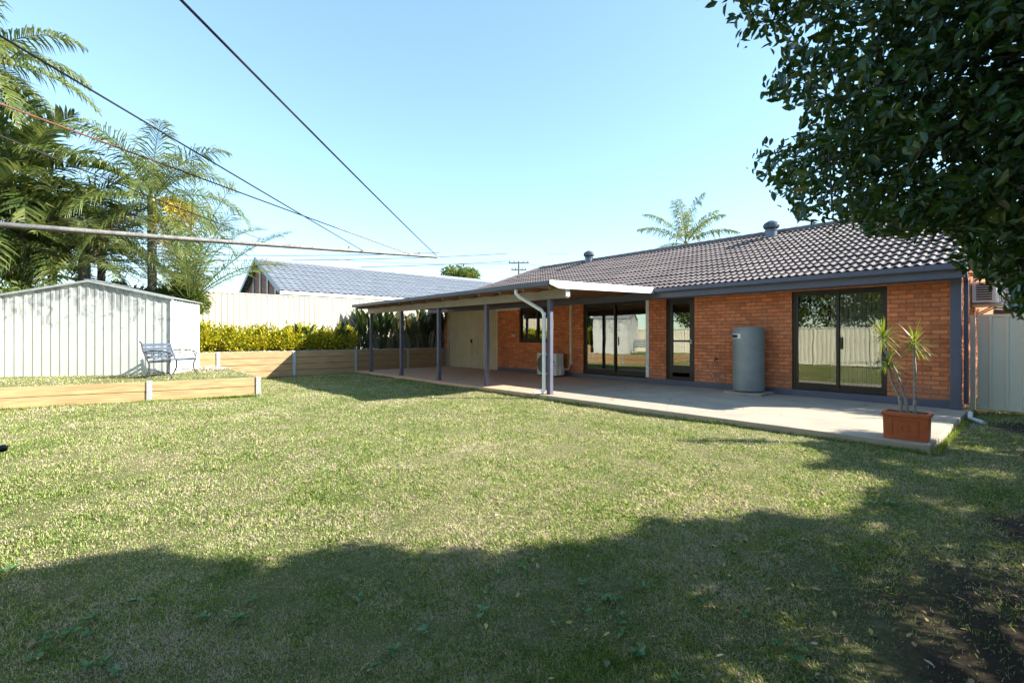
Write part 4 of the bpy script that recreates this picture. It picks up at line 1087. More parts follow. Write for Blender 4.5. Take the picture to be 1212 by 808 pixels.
def frond(parent, base, az, el, L, droop, leaflen, m, npair=46, V_=.35, hang=.6, name='frond', w=.028, twist=0):
    n = 16; p = np.array(base, float); pts = [p.copy()]; dirs = []
    e = el
    for i in range(n):
        t = i / n; e2 = el - droop * (t ** 1.4)
        d = np.array([math.cos(az) * math.cos(e2), math.sin(az) * math.cos(e2), math.sin(e2)]); dirs.append(d); p = p + d * L / n; pts.append(p.copy())
    dirs.append(dirs[-1]); pts = np.array(pts); dirs = np.array(dirs)
    ts = np.linspace(.12, .995, npair); idx = ts * n; i0 = np.minimum(idx.astype(int), n - 1); fr = (idx - i0)[:, None]
    Q = pts[i0] * (1 - fr) + pts[i0 + 1] * fr; D = dirs[i0]
    H = np.array([-math.sin(az), math.cos(az), 0.0]); side = np.tile(H, (npair, 1)); up = np.cross(D, side) * -1
    up = np.where(up[:, 2:3] < 0, -up, up)
    Vs, Fs = [], []
    for s in (-1, 1):
        prof = np.sin(np.pi * np.clip(ts * .88 + .10, 0, 1)) ** .6
        Ll = (leaflen * prof * (1 + .18 * (rng.random(npair) - .5)))[:, None]
        ang = (1.05 - .55 * ts)[:, None] + rng.normal(0, .10, (npair, 1))
        Ll = Ll * np.where(rng.random((npair, 1)) < .10, .12, 1.0)
        d1 = side * s * np.sin(ang) + D * np.cos(ang) + up * (V_ + .25 * (rng.random((npair, 1)) - .5)); d1 /= np.linalg.norm(d1, axis=1, keepdims=True)
        d2 = d1 + np.array([0, 0, -1]) * (hang * (1 + 1.4 * (rng.random((npair, 1)) - .5))); d2 /= np.linalg.norm(d2, axis=1, keepdims=True)
        d3 = d2 + np.array([0, 0, -1]) * hang * 1.1; d3 /= np.linalg.norm(d3, axis=1, keepdims=True)
        wv = D * (w / 2)
        a0 = Q - wv * .6; a1 = Q + wv * .6
        m_ = Q + d1 * Ll * .4; b0 = m_ - wv; b1 = m_ + wv
        m2 = m_ + d2 * Ll * .35; c0 = m2 - wv * .7; c1 = m2 + wv * .7
        tp = m2 + d3 * Ll * .3; t0 = tp - wv * .06; t1 = tp + wv * .06
        A = np.stack([a0, a1, b0, b1, c0, c1, t0, t1], 1).reshape(-1, 3)
        b_ = (np.arange(npair) * 8)[:, None] + sum(len(v) for v in Vs)
        Fs.append(np.concatenate([b_ + np.array(f) for f in ([0, 1, 3, 2], [2, 3, 5, 4], [4, 5, 7, 6])])); Vs.append(A)
    V = np.concatenate(Vs); F = np.concatenate(Fs)
    # rachis as a thin three-sided rod
    nr = n + 1; rad = np.linspace(.022, .004, nr)[:, None] * (L / 3); ups = np.cross(dirs, np.tile(H, (nr, 1)))
    R3 = np.stack([pts + H * rad, pts - H * rad * .5 + ups * rad * .8, pts - H * rad * .5 - ups * rad * .8], 1).reshape(-1, 3)
    b = len(V); i = np.arange(n)[:, None] * 3 + b
    F2 = np.concatenate([np.concatenate([i + k, i + (k + 1) % 3, i + 3 + (k + 1) % 3, i + 3 + k], 1) for k in range(3)])
    o = np_mesh(name, np.concatenate([V, R3]), np.concatenate([F, F2]), m, parent)
    return o
def palm(label, x, y, z0, zc, nf, L, leaflen, m, el0=75, el1=-25, droop=(1.2, 1.7), hang=.6, tr=.11, flower=False, npair=46, name='palm_tree', azs=None, w=.03, skip=None, cat='palm', lean=(0, 0), group=None, dead=0):
    r = thing(name, label, cat, (x, y, z0), group=group)
    top = Vector((x + lean[0], y + lean[1], zc))
    if zc - z0 > .8:
        mb = MB(); n = int((zc - z0) / .22); pts = []; rs = []
        for i in range(n + 1):
            t = i / n; pts.append((x + lean[0] * t * t, y + lean[1] * t * t, z0 + (zc - z0) * t)); rs.append(tr * (1.25 - .35 * min(t * 3, 1)) + (.008 if i % 2 else 0))
        mb.tube(pts, rs, 12); mb.build('trunk', M['bark'], r, smooth=True)
        mb = MB(); mb.tube([(top.x, top.y, zc - .35), (top.x, top.y, zc + .1), (top.x, top.y, zc + .45)], [tr * .95, tr * .9, .03], 10); mb.build('crownshaft', M['frond_mid'], r, smooth=True)
    g = 2.39996
    for i in range(nf):
        t = (i + .5) / nf; az = i * g + random.uniform(-.2, .2) if azs is None else azs[i]
        el = math.radians(el0 + (el1 - el0) * t + random.uniform(-6, 6)); dr_ = random.uniform(*droop) * (1 - .25 * t)
        if el < 0: dr_ *= .6
        frond(r, (top.x + .03 * math.cos(az), top.y + .03 * math.sin(az), zc + .1), az, el, L * random.uniform(.85, 1.1), dr_, leaflen, m, npair=npair, hang=hang, w=w)
    for k in range(dead):
        az = k * 2.1 + x; frond(r, (top.x + .06 * math.cos(az), top.y + .06 * math.sin(az), zc - .1), az, math.radians(-35 - 15 * (k % 2)), L * random.uniform(.6, .8), .9, leaflen * .8, M['frond_dead'], npair=36, hang=1.2, w=w)
    if flower:
        P, D = [], []
        for k in range(34):
            az = random.gauss(math.atan2(RIGHT[1], RIGHT[0]), .35); el = random.uniform(.3, .9); p = np.array([top.x, top.y, zc - .15]); d = np.array([math.cos(az) * math.cos(el), math.sin(az) * math.cos(el), math.sin(el)])
            for s_ in range(26):
                p = p + d * .055; d = d + np.array([0, 0, -.085]); d /= np.linalg.norm(d)
                if s_ > 7:
                    for _ in range(4): P.append(p + rng.normal(0, .02, 3)); D.append(d * .5 + rng.normal(0, .6, 3))
        leaf_cloud('flower_spray', np.array(P), np.array(D), .075, M['flower'], r, .3)
    return r
def wpt(u, d): k = (u - 606) / FP; return (d * (.663 * k - .749), d * (.749 * k + .663))
x, y = wpt(180, 14.9)
palm('tall queen palm with a yellow flower spray rising behind the shed', x, y, .43, 5.6, 24, 3.1, .85, M['frond_mid'], 86, -35, (1.2, 2.1), .8, .13, flower=True, dead=3, npair=52, w=.036)
x, y = wpt(-25, 13.2)
palm('tallest palm, its crown cut by the top left corner', x, y, .43, 9.0, 20, 2.8, .75, M['frond_mid'], 75, -50, (1.2, 1.8), 1.0, .13, npair=50, w=.05, dead=3)
x, y = wpt(30, 13.9)
palm('dense dark palm with broad fronds left of the queen palm', x, y, .43, 6.0, 24, 2.6, .85, M['frond_dark'], 88, -50, (.7, 1.5), .25, .12, npair=27, w=.11, dead=4)
x, y = wpt(-30, 12.9)
palm('dark broad leaved palm at the left edge above the shed', x, y, .43, 4.6, 24, 2.6, .85, M['frond_dark'], 88, -45, (.7, 1.5), .25, .12, npair=27, w=.11)
x, y = wpt(100, 14.7)
palm('drooping date palm with silvery fronds right behind the shed roof', x, y, .43, 3.7, 24, 3.7, .62, M['frond_pale'], 78, -10, (1.0, 1.9), .5, .16, npair=48, w=.036)
x, y = wpt(224, 15.0)
palm('short feathery palm fanning out beside the right end of the shed', x, y, .87, 2.4, 17, 3.9, .85, M['frond_mid'], 88, 34, (.5, 1.7), .45, .12, npair=50, w=.030)
x, y = wpt(62, 14.5)
palm('mid green palm between the dark palm and the queen palm', x, y, .43, 4.4, 22, 2.7, .8, M['frond_mid'], 84, -40, (.9, 1.7), .5, .12, npair=34, w=.07)
x, y = wpt(20, 15.3)
palm('bushy green palm low behind the shed near the left edge', x, y, .43, 3.4, 22, 2.5, .8, M['frond_mid'], 84, -10, (.8, 1.6), .4, .12, npair=30, w=.08)
x, y = wpt(120, 16.2)
palm('olive palm half hidden between the date palm and the queen palm', x, y, .87, 4.6, 20, 2.9, .75, M['frond_mid'], 84, -35, (1.0, 1.8), .6, .12, npair=42, w=.045)
x, y = wpt(812, 30)
palm('distant palm crown showing above the tiled roof ridge', x, y, 0, 7.2, 10, 3.6, .9, M['frond_mid'], 88, 8, (.4, 1.25), 1.2, .16, npair=44, w=.05, dead=0)

# leafy shrubs filling in below the palms
def lumpy(center, rad, n, lumps=9, seed=0):
    r_ = np.random.default_rng(seed); C_ = np.array(center); R_ = np.array(rad)
    lc = r_.normal(size=(lumps, 3)); lc /= np.linalg.norm(lc, axis=1, keepdims=True); lc *= r_.uniform(.35, .75, (lumps, 1)); lr = r_.uniform(.28, .5, lumps)
    j = r_.integers(0, lumps, n); v = r_.normal(size=(n, 3)); v /= np.linalg.norm(v, axis=1, keepdims=True); v *= (r_.random((n, 1)) ** .33)
    P = (lc[j] + v * lr[j][:, None]); D = P / (np.linalg.norm(P, axis=1, keepdims=True) + 1e-6) + r_.normal(0, .7, (n, 3))
    return C_ + P * R_, D
M['shrub'] = leafmat('shrub_leaf', [(0, (.06, .10, .02)), (.6, (.11, .16, .03)), (1, (.20, .22, .05))], .3)
M['dense'] = leafmat('dense_leaf', [(0, (.03, .05, .015)), (.6, (.05, .08, .022)), (1, (.09, .11, .035))], .25)
for (u, d, zc, rr, lab, mm, gs) in ((20, 13.6, 2.3, (1.6, 1.6, 1.6), 'bright green leafy shrub behind the left end of the shed', 'shrub', 3),
                                (150, 15.0, 2.6, (1.0, 1.0, 1.0), 'spiky green shrub peeping over the middle of the shed roof', 'dense', 5),
                                (215, 15.3, 2.6, (.9, .9, .75), 'round green shrub over the right end of the shed roof', 'shrub', 8)):
    x, y = wpt(u, d); r = thing('leafy_shrub', lab, 'shrub', (x, y, .43))
    P, D = lumpy((x, y, zc), rr, 7000, seed=gs); leaf_cloud('foliage', P, D, .13, M[mm], r, .3)
    mb = MB()
    for k in range(5): mb.tube([(x, y, .4), (x + random.uniform(-.4, .4), y + random.uniform(-.4, .4), zc)], [.035, .015], 6)
    mb.build('stem', M['bark'], r)

# ------------------------------------------------------------------ yellow hedge
M['gold'] = leafmat('golden_leaf', [(0, (.04, .09, .008)), (.3, (.16, .22, .010)), (.6, (.46, .42, .012)), (1, (.66, .56, .04))], .3, .5)
hd = thing('golden_hedge', 'bright yellow hedge along the garden bed in front of the cream fence', 'hedge', (-18.35, 3.3, .87))
P, D = [], []
yy0, yy1 = -.2, 7.45
r_ = np.random.default_rng(11)
bumps = [(yy0 + i * .48 + r_.uniform(-.1, .1), -18.42 + r_.uniform(-.08, .08), r_.uniform(.42, .62), r_.uniform(.72, 1.02)) for i in range(17)]
for (cy, cx, rr, hh) in bumps:
    n = 1900; v = r_.normal(size=(n, 3)); v /= np.linalg.norm(v, axis=1, keepdims=True); s_ = r_.uniform(.55, 1.06, (n, 1)); v = v * s_
    pp = np.stack([cx + v[:, 0] * .52, cy + v[:, 1] * rr, .87 + hh * .48 + v[:, 2] * hh * .5], 1); P.append(pp); D.append(v + r_.normal(0, .5, (n, 3)) + np.array([0, 0, .5]))
    for k in range(14):   # upright shoots
        b = np.array([cx + r_.uniform(-.35, .4), cy + r_.uniform(-.3, .3), .87 + hh * .85]); hgt_ = r_.uniform(.1, .32)
        q = b + np.outer(np.linspace(0, 1, 16), np.array([r_.uniform(-.1, .1), r_.uniform(-.1, .1), hgt_])); P.append(q); D.append(r_.normal(0, .7, (16, 3)) + np.array([0, 0, .7]))
P = np.concatenate(P); D = np.concatenate(D); k_ = P[:, 2] > .88
leaf_cloud('foliage', P[k_], D[k_], .075, M['gold'], hd, .5)
mb = MB()
for i in range(26): 
    yb_ = yy0 + i * .3; mb.tube([(-18.42, yb_, .85), (-18.42 + random.uniform(-.2, .2), yb_ + random.uniform(-.2, .2), 1.5)], [.02, .008], 5)
mb.build('stem', M['bark'], hd)

# ------------------------------------------------------------------ strappy plants in the bed under the cover
M['strap'] = leafmat('strap_leaf', [(0, (.022, .045, .014)), (.6, (.04, .07, .02)), (1, (.075, .10, .03))], .15, .45)
M['strap_brown'] = leafmat('strap_leaf_dry', [(0, (.05, .065, .022)), (.6, (.09, .085, .035)), (1, (.16, .12, .05))], .15, .5)
def paddle_leaf(V, F, base, az, lean, L, stalk, w, droop):
    """long stalk carrying a paddle blade"""
    p = np.array(base, float); e = math.pi / 2 - lean; pts = []; n = 10
    for i in range(n + 1):
        pts.append(p.copy()); t = i / n; e2 = e - droop * t * t; d = np.array([math.cos(az) * math.cos(e2), math.sin(az) * math.cos(e2), math.sin(e2)]); p = p + d * L / n
    side = np.array([-math.sin(az), math.cos(az), 0]) ; b = len(V)
    for i, q in enumerate(pts):
        t = i / n; ww = .022 if t < stalk else w * math.sin(math.pi * min(1, (t - stalk) / (1 - stalk)) ** .8) + .006
        lift = np.array([math.cos(az) * -.25, math.sin(az) * -.25, .3]) * ww * .5
        V.append(q + side * ww / 2 + lift); V.append(q); V.append(q - side * ww / 2 + lift)
    for i in range(n):
        a = b + 3 * i; F.append((a, a + 3, a + 4, a + 1)); F.append((a + 1, a + 4, a + 5, a + 2))
plants = [(5.95, -18.35, 1.05, 'young strelitzia just past the end of the yellow hedge', 11), (7.35, -18.35, 1.25, 'leaning strelitzia beside the first patio post', 14),
          (8.35, -18.5, 1.75, 'tall strelitzia clump left of the second patio post', 26), (9.0, -18.3, 1.85, 'strelitzia clump right behind the second patio post', 26),
          (9.75, -18.5, 1.75, 'brownish strelitzia clump between the second and third patio posts', 22), (10.5, -18.3, 1.6, 'dry tipped strelitzia clump near the metal doors', 22),
          (11.15, -18.45, 1.95, 'tall dark strelitzia clump next to the metal doors', 28), (11.9, -18.4, 1.95, 'strelitzia clump at the far end of the bed', 24)]
for i, (py, px_, hh, lab, nn) in enumerate(plants):
    r = thing('strelitzia_plant', lab, 'plant', (px_, py, .87), group='strelitzia plants in the garden bed')
    V, F = [], []
    for k in range(nn * 2):
        az = random.uniform(0, 6.283); b = (px_ + random.gauss(0, .12), py + random.gauss(0, .14), .86)
        paddle_leaf(V, F, b, az, random.uniform(.05, .42), hh * random.uniform(.6, 1.1), .55, random.uniform(.11, .19), random.uniform(.1, .8))
    np_mesh('leaves', np.array(V), np.array(F), M['strap_brown'] if i in (4, 5) else M['strap'], r)

# ------------------------------------------------------------------ pebbles along the bed and pale rocks by the shed
def stones(name, pts, smin, smax, m, label=None, cat=None):
    ico = bmesh.new(); bmesh.ops.create_icosphere(ico, subdivisions=1, radius=1); iv = np.array([v.co[:] for v in ico.verts]); iF = np.array([[v.index for v in f.verts] for f in ico.faces]); ico.free()
    n = len(pts); s = rng.uniform(smin, smax, (n, 1, 1)) * np.array([1, .8, .6]) * (1 + .25 * rng.normal(size=(n, len(iv), 1)) * .5)
    a = rng.uniform(0, 6.28, n); R_ = np.zeros((n, 3, 3)); R_[:, 0, 0] = np.cos(a); R_[:, 0, 1] = -np.sin(a); R_[:, 1, 0] = np.sin(a); R_[:, 1, 1] = np.cos(a); R_[:, 2, 2] = 1
    V = (iv[None] * s) @ R_.transpose(0, 2, 1) + np.array(pts)[:, None, :]
    F = iF[None] + (np.arange(n) * len(iv))[:, None, None]
    o = np_mesh(name, V.reshape(-1, 3), F.reshape(-1, 3), m); return tag(o, label, cat, kind='stuff')
n = 2600
pts = np.stack([rng.uniform(-18.3, -17.76, n), rng.uniform(-.5, 11.7, n), .875 + rng.random(n) * .03], 1)
stones('gravel', pts, .012, .035, M['pebble'], 'brown pebble mulch along the top of the tall pine wall', 'gravel')
n = 420
pts = np.stack([rng.normal(-16.6, .35, n), rng.normal(2.65, .16, n), .44 + rng.random(n) * .05], 1)
pts = pts[(pts[:, 1] < 3.05) & (pts[:, 0] > -17.6)]
stones('rubble', pts, .02, .05, M['pale_rock'], 'pale rocks heaped beside the shed below the pine wall', 'rocks')

# ------------------------------------------------------------------ distant things
def far_tree(name, label, x, y, z0, zc, rad, n, m, size, seed, cat='tree', group=None, trunk=.15, pale=False):
    r = thing(name, label, cat, (x, y, z0), group=group)
    P, D = lumpy((x, y, zc), rad, n, lumps=14, seed=seed); leaf_cloud('crown', P, D, size, m, r, .45)
    mb = MB(); mb.tube([(x, y, z0 - .05), (x + .1, y, (z0 + zc) / 2), (x, y + .1, zc)], [trunk, trunk * .75, trunk * .4], 9)
    for k in range(5):
        a = k * 1.3; mb.tube([(x + .08, y, z0 + (zc - z0) * .55), (x + rad[0] * .5 * math.cos(a), y + rad[1] * .5 * math.sin(a), zc + rad[2] * .3)], [trunk * .45, trunk * .12], 6)
    mb.build('trunk', M['pale_bark'] if pale else M['bark2'], r, smooth=True)
    return r
x, y = wpt(546, 42); far_tree('distant_tree', 'small round dark tree far beyond the neighbouring roof', x, y, 0, 6.3, (2.0, 2.0, 1.9), 5000, M['shrub'], .22, 21)
# trees past the rear fence, seen in the glass
for i, (tx, ty, h_, lab) in enumerate(((-15.5, -7.4, 5.6, 'leafy tree past the rear fence mirrored in the patio door'), (-11, -5.6, 5.2, 'dark tree past the rear fence mirrored left of the glass door'), (-7.4, -5.9, 5.8, 'dense tree past the rear fence mirrored in the large sliding door'),
                                     (-4.0, -5.3, 5.0, 'pale trunked tree past the rear fence mirrored in the large sliding door'), (-.6, -6.2, 5.6, 'dense tree past the rear fence behind the camera'), (3.0, -5.6, 5.4, 'tree at the right end of the rear fence'))):
    far_tree('garden_tree', lab, tx, ty, 0, h_ * .62, (2.9, 2.2, h_ * .46), 10000, M['shrub'], .16, 40 + i, pale=True, group='trees past the rear fence')
# power pole and aerials
pole = thing('power_pole', 'timber power pole with two crossarms far beyond the roof', 'power pole', (*wpt(614, 70), 0))
x, y = wpt(614, 70); zt = CAMZ + (398 - 309) / FP * 70
mb = MB(); mb.tube([(x, y, 0), (x, y, zt)], [.17, .12], 10); mb.build('pole', M['pole'], pole)
for dz, w_ in ((.25, 1.5), (1.3, 1.1)):
    mb = MB(); mb.bar((x - RIGHT[0] * w_, y - RIGHT[1] * w_, zt - dz), (x + RIGHT[0] * w_, y + RIGHT[1] * w_, zt - dz), .12, .14)
    for s_ in (-.9, -.45, .45, .9): mb.box(x + RIGHT[0] * w_ * s_ - .06, x + RIGHT[0] * w_ * s_ + .06, y + RIGHT[1] * w_ * s_ - .06, y + RIGHT[1] * w_ * s_ + .06, zt - dz + .07, zt - dz + .3)
    mb.build('crossarm', M['pole'], pole)
x, y = wpt(656, 34); za = CAMZ + (398 - 300) / FP * 34
ant = thing('tv_aerial', 'thin television aerial on a mast beyond the roof ridge', 'aerial', (x, y, 3))
mb = MB(); mb.tube([(x, y, 2.5), (x, y, za)], .022, 6); mb.build('mast', M['metal'], ant)
mb = MB(); R3 = Vector((RIGHT[0], RIGHT[1], 0)); c_ = Vector((x, y, za - .05)); mb.tube([c_ - R3 * .5, c_ + R3 * .9], .014, 5)
for s_ in (-.45, -.25, 0, .2, .4, .6, .8): mb.tube([c_ + R3 * s_ + Vector((-.2, .1, .12)), c_ + R3 * s_ + Vector((.2, -.1, -.12))], .009, 4)
mb.build('antenna', M['metal'], ant)
def cable(a, b, sag, r, lab):
    a = Vector(a); b = Vector(b); n = 20; mb = MB(); mb.tube([a.lerp(b, i / n) + Vector((0, 0, -sag * 4 * (i / n) * (1 - i / n))) for i in range(n + 1)], r, 5)
    tag(mb.build('power_line', M['wire'], None), lab, 'cable', group='overhead cables above the neighbouring house')
def wp3(u, y, d): q = wpt(u, d); return (q[0], q[1], CAMZ + (398 - y) / FP * d)
cable(wp3(-80, 292, 34), wp3(520, 299, 62), .5, .04, 'highest thin power cable crossing behind the palms')
cable(wp3(-80, 303, 34), wp3(600, 300, 66), .6, .04, 'middle thin power cable crossing behind the palms')
cable(wp3(-80, 313, 34), wp3(604, 309, 66), .6, .04, 'lowest thin power cable crossing behind the palms')
cable(wp3(616, 312, 70), wp3(900, 322, 60), .5, .02, 'thin cable running right from the power pole')
cable(wp3(612, 312, 70), wp3(380, 305, 90), .5, .03, 'thin cable running left from the power pole')

# ------------------------------------------------------------------ grass
def value_noise(x, y, s, seed=0):
    r_ = np.random.default_rng(seed); G = r_.random((64, 64)); x = x * s; y = y * s
    i = np.floor(x).astype(int); j = np.floor(y).astype(int); fx = x - i; fy = y - j; fx = fx * fx * (3 - 2 * fx); fy = fy * fy * (3 - 2 * fy)
    g_ = lambda a, b: G[a % 64, b % 64]
    return (g_(i, j) * (1 - fx) + g_(i + 1, j) * fx) * (1 - fy) + (g_(i, j + 1) * (1 - fx) + g_(i + 1, j + 1) * fx) * fy
GRASS_COLS = [(0, (.11, .20, .034)), (.26, (.21, .33, .065)), (.50, (.36, .455, .13)), (.68, (.50, .48, .23)), (.84, (.60, .49, .34)), (1, (.64, .54, .43))]
M['grass'] = leafmat('grass_blade', GRASS_COLS, .30, .55, .25, patch=.26)
M['grass_green'] = leafmat('grass_blade_green', [(0, (.09, .16, .03)), (.5, (.17, .26, .05)), (.85, (.28, .35, .09)), (1, (.48, .42, .22))], .30, .55, .25)
def ground_z(X, Y): return .012 * np.sin(X * 1.3 + Y * .7) + .010 * np.sin(Y * 1.9 - X * .5) + .006 * np.sin(X * 3.1) * np.sin(Y * 2.7) - .012
def lawn(n, dmin, dmax, power, h0, w0, m, label, ang=(-64, 62), region=None, z=None, scale=lambda d: .62 + .12 * np.maximum(d - 1.5, 0), dryness=True):
    # radial density falls off with distance
    t = rng.random(n); e = 2 - power; d = (dmin ** e + t * (dmax ** e - dmin ** e)) ** (1 / e)
    a = np.radians(rng.uniform(*ang, n)); fx = np.sin(a) * d; fz = np.cos(a) * d
    X = fx * .663 + fz * -.749; Y = fx * .749 + fz * .663
    ok = np.ones(n, bool)
    if region is None:
        ok &= ~((X < -.80) & (Y > SL0 - .015) & (X > -17.8)) & (Y < 12.6)
        # left limit: retaining wall line
        wx = LW0[0] + (LW1[0] - LW0[0]) * (Y - LW0[1]) / (LW1[1] - LW0[1]); ok &= ~((Y < LW1[1]) & (X < wx + .03)); ok &= X > -17.66
        ok &= (Y > -2.8) & (X < 3.2)
        s_ = np.zeros(n)
        for (sx, sy_, r_) in SOIL: s_ = np.maximum(s_, np.clip((r_ * 1.15 - np.hypot(X - sx, Y - sy_)) / (r_ * .8), 0, 1))
        s_ = s_ + value_noise(X, Y, 2.5, 3) * .6 + value_noise(X, Y, 9, 4) * .25 - .35
        ok &= rng.random(n) > np.clip((s_ - .15) * 1.6, 0, .93)
        patch = value_noise(X, Y, 6, 9) * .5 + value_noise(X, Y, 17, 10) * .5
        ok &= rng.random(n) < .25 + 1.25 * patch
        Z = ground_z(X, Y)
    else:
        ok &= inside(region, X, Y); Z = np.full(n, z)
    X, Y, Z, d = X[ok], Y[ok], Z[ok], d[ok]; n = len(X)
    sc_ = scale(d); pn = .6 + .8 * value_noise(X, Y, 3, 5)
    H = h0 * sc_ ** .5 * pn * rng.uniform(.45, 1.25, n); W = w0 * sc_ * rng.uniform(.7, 1.3, n)
    az = rng.uniform(0, 2 * np.pi, n); lean = np.abs(rng.normal(.65, .42, n))
    L1 = np.stack([np.cos(az) * np.sin(lean), np.sin(az) * np.sin(lean), np.abs(np.cos(lean))], 1)
    S = np.stack([-np.sin(az + rng.normal(0, .5, n)), np.cos(az), np.zeros(n)], 1)
    B = np.stack([X, Y, Z - .004], 1); mid_ = B + L1 * (H * .6)[:, None]
    L2 = L1 + np.array([0, 0, -.55]); L2 /= np.linalg.norm(L2, axis=1, keepdims=True); tip = mid_ + L2 * (H * .6)[:, None]
    Wc = W[:, None]
    V = np.stack([B - S * Wc * .5, B + S * Wc * .5, mid_ + S * Wc * .42, tip, mid_ - S * Wc * .42], 1).reshape(-1, 3)
    F = (np.arange(n) * 5)[:, None] + np.array([0, 1, 2, 3, 4])
    print('blades', n)
    o = np_mesh('grass', V, F, m); return tag(o, label, 'grass', kind='stuff')
lawn(1750000, 1.2, 19.5, 1.72, .024, .0040, M['grass'], 'short patchy green and straw coloured lawn grass')
lawn(50000, 1.2, 9, 1.6, .034, .0040, M['grass_green'], 'longer green blades scattered through the near lawn')
lawn(60000, 9, 18, 1.5, .016, .006, M['grass'], 'short grass on the raised lawn in front of the shed', ang=(-64, -20),
     region=[(-13.9, -4), (-12.64, 2.98), (-17.6, 3.1), (-17.6, 2.55), (-15.2, 1.7), (-16.8, -1.9), (-17.5, -4)], z=.43)
# ragged tufts against the retaining wall foot, slab edge and gate
def tufts(name, segs, per_m, m, h0, label):
    P = []
    for (a, b, z) in segs:
        L = math.dist(a, b); n = int(L * per_m); t = rng.random(n); P.append(np.stack([a[0] + (b[0] - a[0]) * t + rng.normal(0, .02, n), a[1] + (b[1] - a[1]) * t + rng.normal(0, .02, n), np.full(n, z)], 1))
    P = np.concatenate(P); n = len(P); az = rng.uniform(0, 6.28, n); le = np.abs(rng.normal(.4, .3, n)); H = h0 * rng.uniform(.4, 1.3, n) * (.5 + value_noise(P[:, 0], P[:, 1], 2.3, 8))
    D = np.stack([np.cos(az) * np.sin(le), np.sin(az) * np.sin(le), np.cos(le)], 1); S = np.stack([-np.sin(az), np.cos(az), np.zeros(n)], 1) * .005
    V = np.stack([P - S, P + S, P + D * H[:, None] + S * .1, P + D * H[:, None] - S * .1], 1).reshape(-1, 3); F = (np.arange(n) * 4)[:, None] + np.arange(4)
    tag(np_mesh(name, V, F, m), label, 'grass', kind='stuff')
o_ = .035
tufts('grass_edge', [((LW0[0] + .05, LW0[1]), (LW1[0] + .05, LW1[1]), 0), ((-17.64, 3.25), (-17.64, 7.5), 0), ((-17.6, SL0 - o_), (-.95, SL0 - o_), 0), ((-.88, SL0), (-.88, 12.4), 0), ((-.8, 12.42), (.5, 12.42), 0)], 420, M['grass_green'], .05, 'longer grass fringing the patio edge and retaining walls')

# weeds : flat rosettes of bluish leaves in the near lawn
M['weed'] = leafmat('weed_leaf', [(0, (.08, .17, .055)), (.6, (.12, .24, .09)), (1, (.18, .30, .13))], .2, .45)
P, D = [], []
spots = [ground_pt(u, y) for u, y in [(470, 760), (448, 775), (500, 745), (700, 700), (690, 728), (720, 720), (575, 705), (330, 700), (720, 742), (640, 735), (860, 655), (990, 678), (770, 760), (820, 790), (930, 770), (60, 760), (120, 790), (880, 730), (830, 720), (760, 690), (95, 752), (50, 780), (610, 670), (455, 700), (740, 715)]]
for i in range(8):
    d = rng.uniform(1.6, 6.5); a = math.radians(rng.uniform(-50, 45)); fx, fz = math.sin(a) * d, math.cos(a) * d; spots.append((fx * .663 - fz * .749, fx * .749 + fz * .663))
for (x, y) in spots:
    for k in range(rng.integers(1, 4)):
        cx, cy = x + rng.normal(0, .07), y + rng.normal(0, .07); n = rng.integers(6, 12)
        for j in range(n):
            a = rng.uniform(0, 6.28); P.append((cx, cy, float(ground_z(cx, cy)) + .022)); D.append((math.cos(a), math.sin(a), rng.uniform(.1, .5)))
P = np.array(P); D = np.array(D)
ok = ~((P[:, 0] < -.8) & (P[:, 1] > SL0 - .1)); tag(leaf_cloud('weeds', P[ok], D[ok], .036, M['weed'], None, .42), 'flat rosettes of bluish broadleaf weeds in the lawn', 'weeds', kind='stuff')
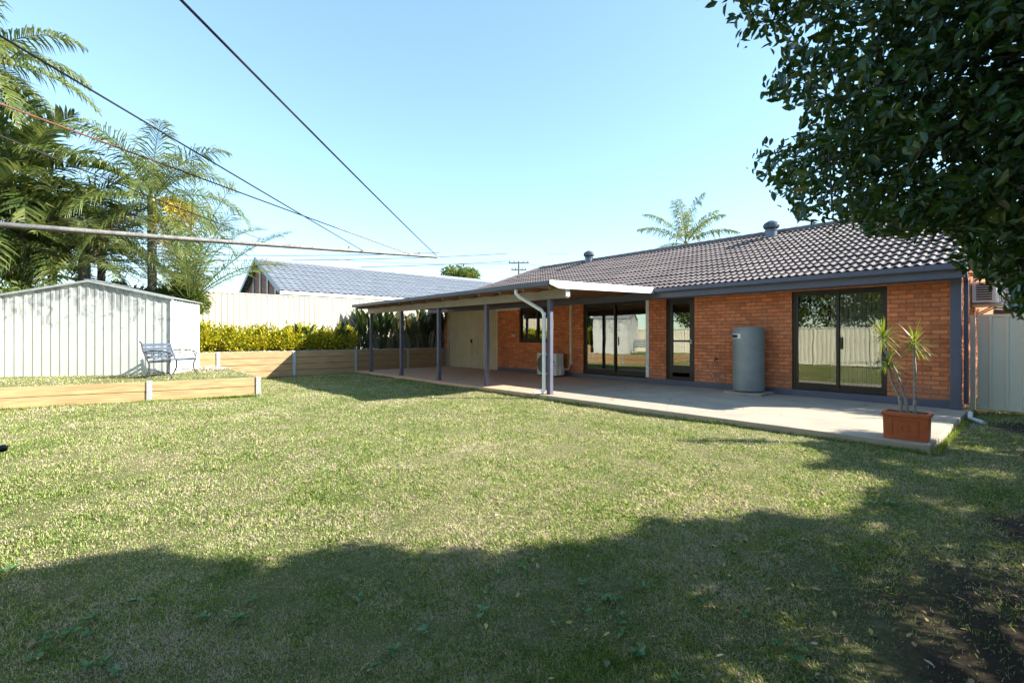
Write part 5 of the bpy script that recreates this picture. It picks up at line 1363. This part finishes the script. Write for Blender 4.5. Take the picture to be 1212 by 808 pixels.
# fallen leaves
M['litter'] = leafmat('fallen_leaf', [(0, (.16, .10, .05)), (.5, (.30, .20, .08)), (.8, (.48, .38, .10)), (1, (.42, .36, .28))], .15, .6)
n = 420
a = np.radians(rng.uniform(-5, 52, n)); d = 1.7 + rng.gamma(2.0, 1.1, n); fx, fz = np.sin(a) * d, np.cos(a) * d; X = fx * .663 - fz * .749; Y = fx * .749 + fz * .663
keep = (rng.random(n) < np.clip(1.1 - np.hypot(X - 1.0, Y - 3.2) / 4.2, .04, 1)) & ((Y < SL0 - .1) | (X > -.8)) & (Y < 12.3)
n = 45; a2_ = np.radians(rng.uniform(-48, 0, n)); d2_ = rng.uniform(1.9, 8, n); fx, fz = np.sin(a2_) * d2_, np.cos(a2_) * d2_
X = np.concatenate([X[keep], fx * .663 - fz * .749]); Y = np.concatenate([Y[keep], fx * .749 + fz * .663]); n = len(X)
P = np.stack([X, Y, ground_z(X, Y) + .022], 1); aa = rng.uniform(0, 6.28, n); D = np.stack([np.cos(aa), np.sin(aa), rng.normal(0, .15, n)], 1)
def flat_leaves(P, D, size, m, label):
    n = len(P); D = D / np.linalg.norm(D, axis=1, keepdims=True); upv = np.stack([rng.normal(0, .3, n), rng.normal(0, .3, n), np.ones(n)], 1); S = np.cross(D, upv); S /= np.linalg.norm(S, axis=1, keepdims=True); U = np.cross(S, D)
    L = (size * rng.uniform(.5, 1.25, n))[:, None]; W = L * rng.uniform(.32, .5, (n, 1)); c = U * W * rng.uniform(.05, .35, (n, 1))
    V = np.stack([P, P + D * L * .35 + S * W * .5 + c, P + D * L * .7 + S * W * .35 + c, P + D * L, P + D * L * .7 - S * W * .35 + c, P + D * L * .35 - S * W * .5 + c], 1).reshape(-1, 3)
    b = (np.arange(n) * 6)[:, None]; F = np.concatenate([b + np.array([0, 1, 2, 3]), b + np.array([0, 3, 4, 5])])
    tag(np_mesh('leaf_litter', V, F, m), label, 'leaves', kind='stuff')
flat_leaves(P, D, .046, M['litter'], 'dry yellow and brown leaves fallen on the soil and lawn')
# soil crumbs and twigs on the bare patch
n = 2600; j = rng.integers(0, len(SOIL), n); S_ = np.array(SOIL)[j]; rr = np.sqrt(rng.random(n)) * S_[:, 2] * 1.1; a = rng.uniform(0, 6.28, n)
X = S_[:, 0] + rr * np.cos(a); Y = S_[:, 1] + rr * np.sin(a); ok = ((X > -.78) | (Y < SL0 - .1)) & (Y < 12.35)
M['crumb'] = mat('soil_crumb', (.075, .055, .04), .95, island=.5)
stones('dirt_crumbs', np.stack([X[ok], Y[ok], ground_z(X[ok], Y[ok]) + .002], 1), .004, .014, M['crumb'], 'crumbs of dark soil on the bare patch at the right', 'soil')
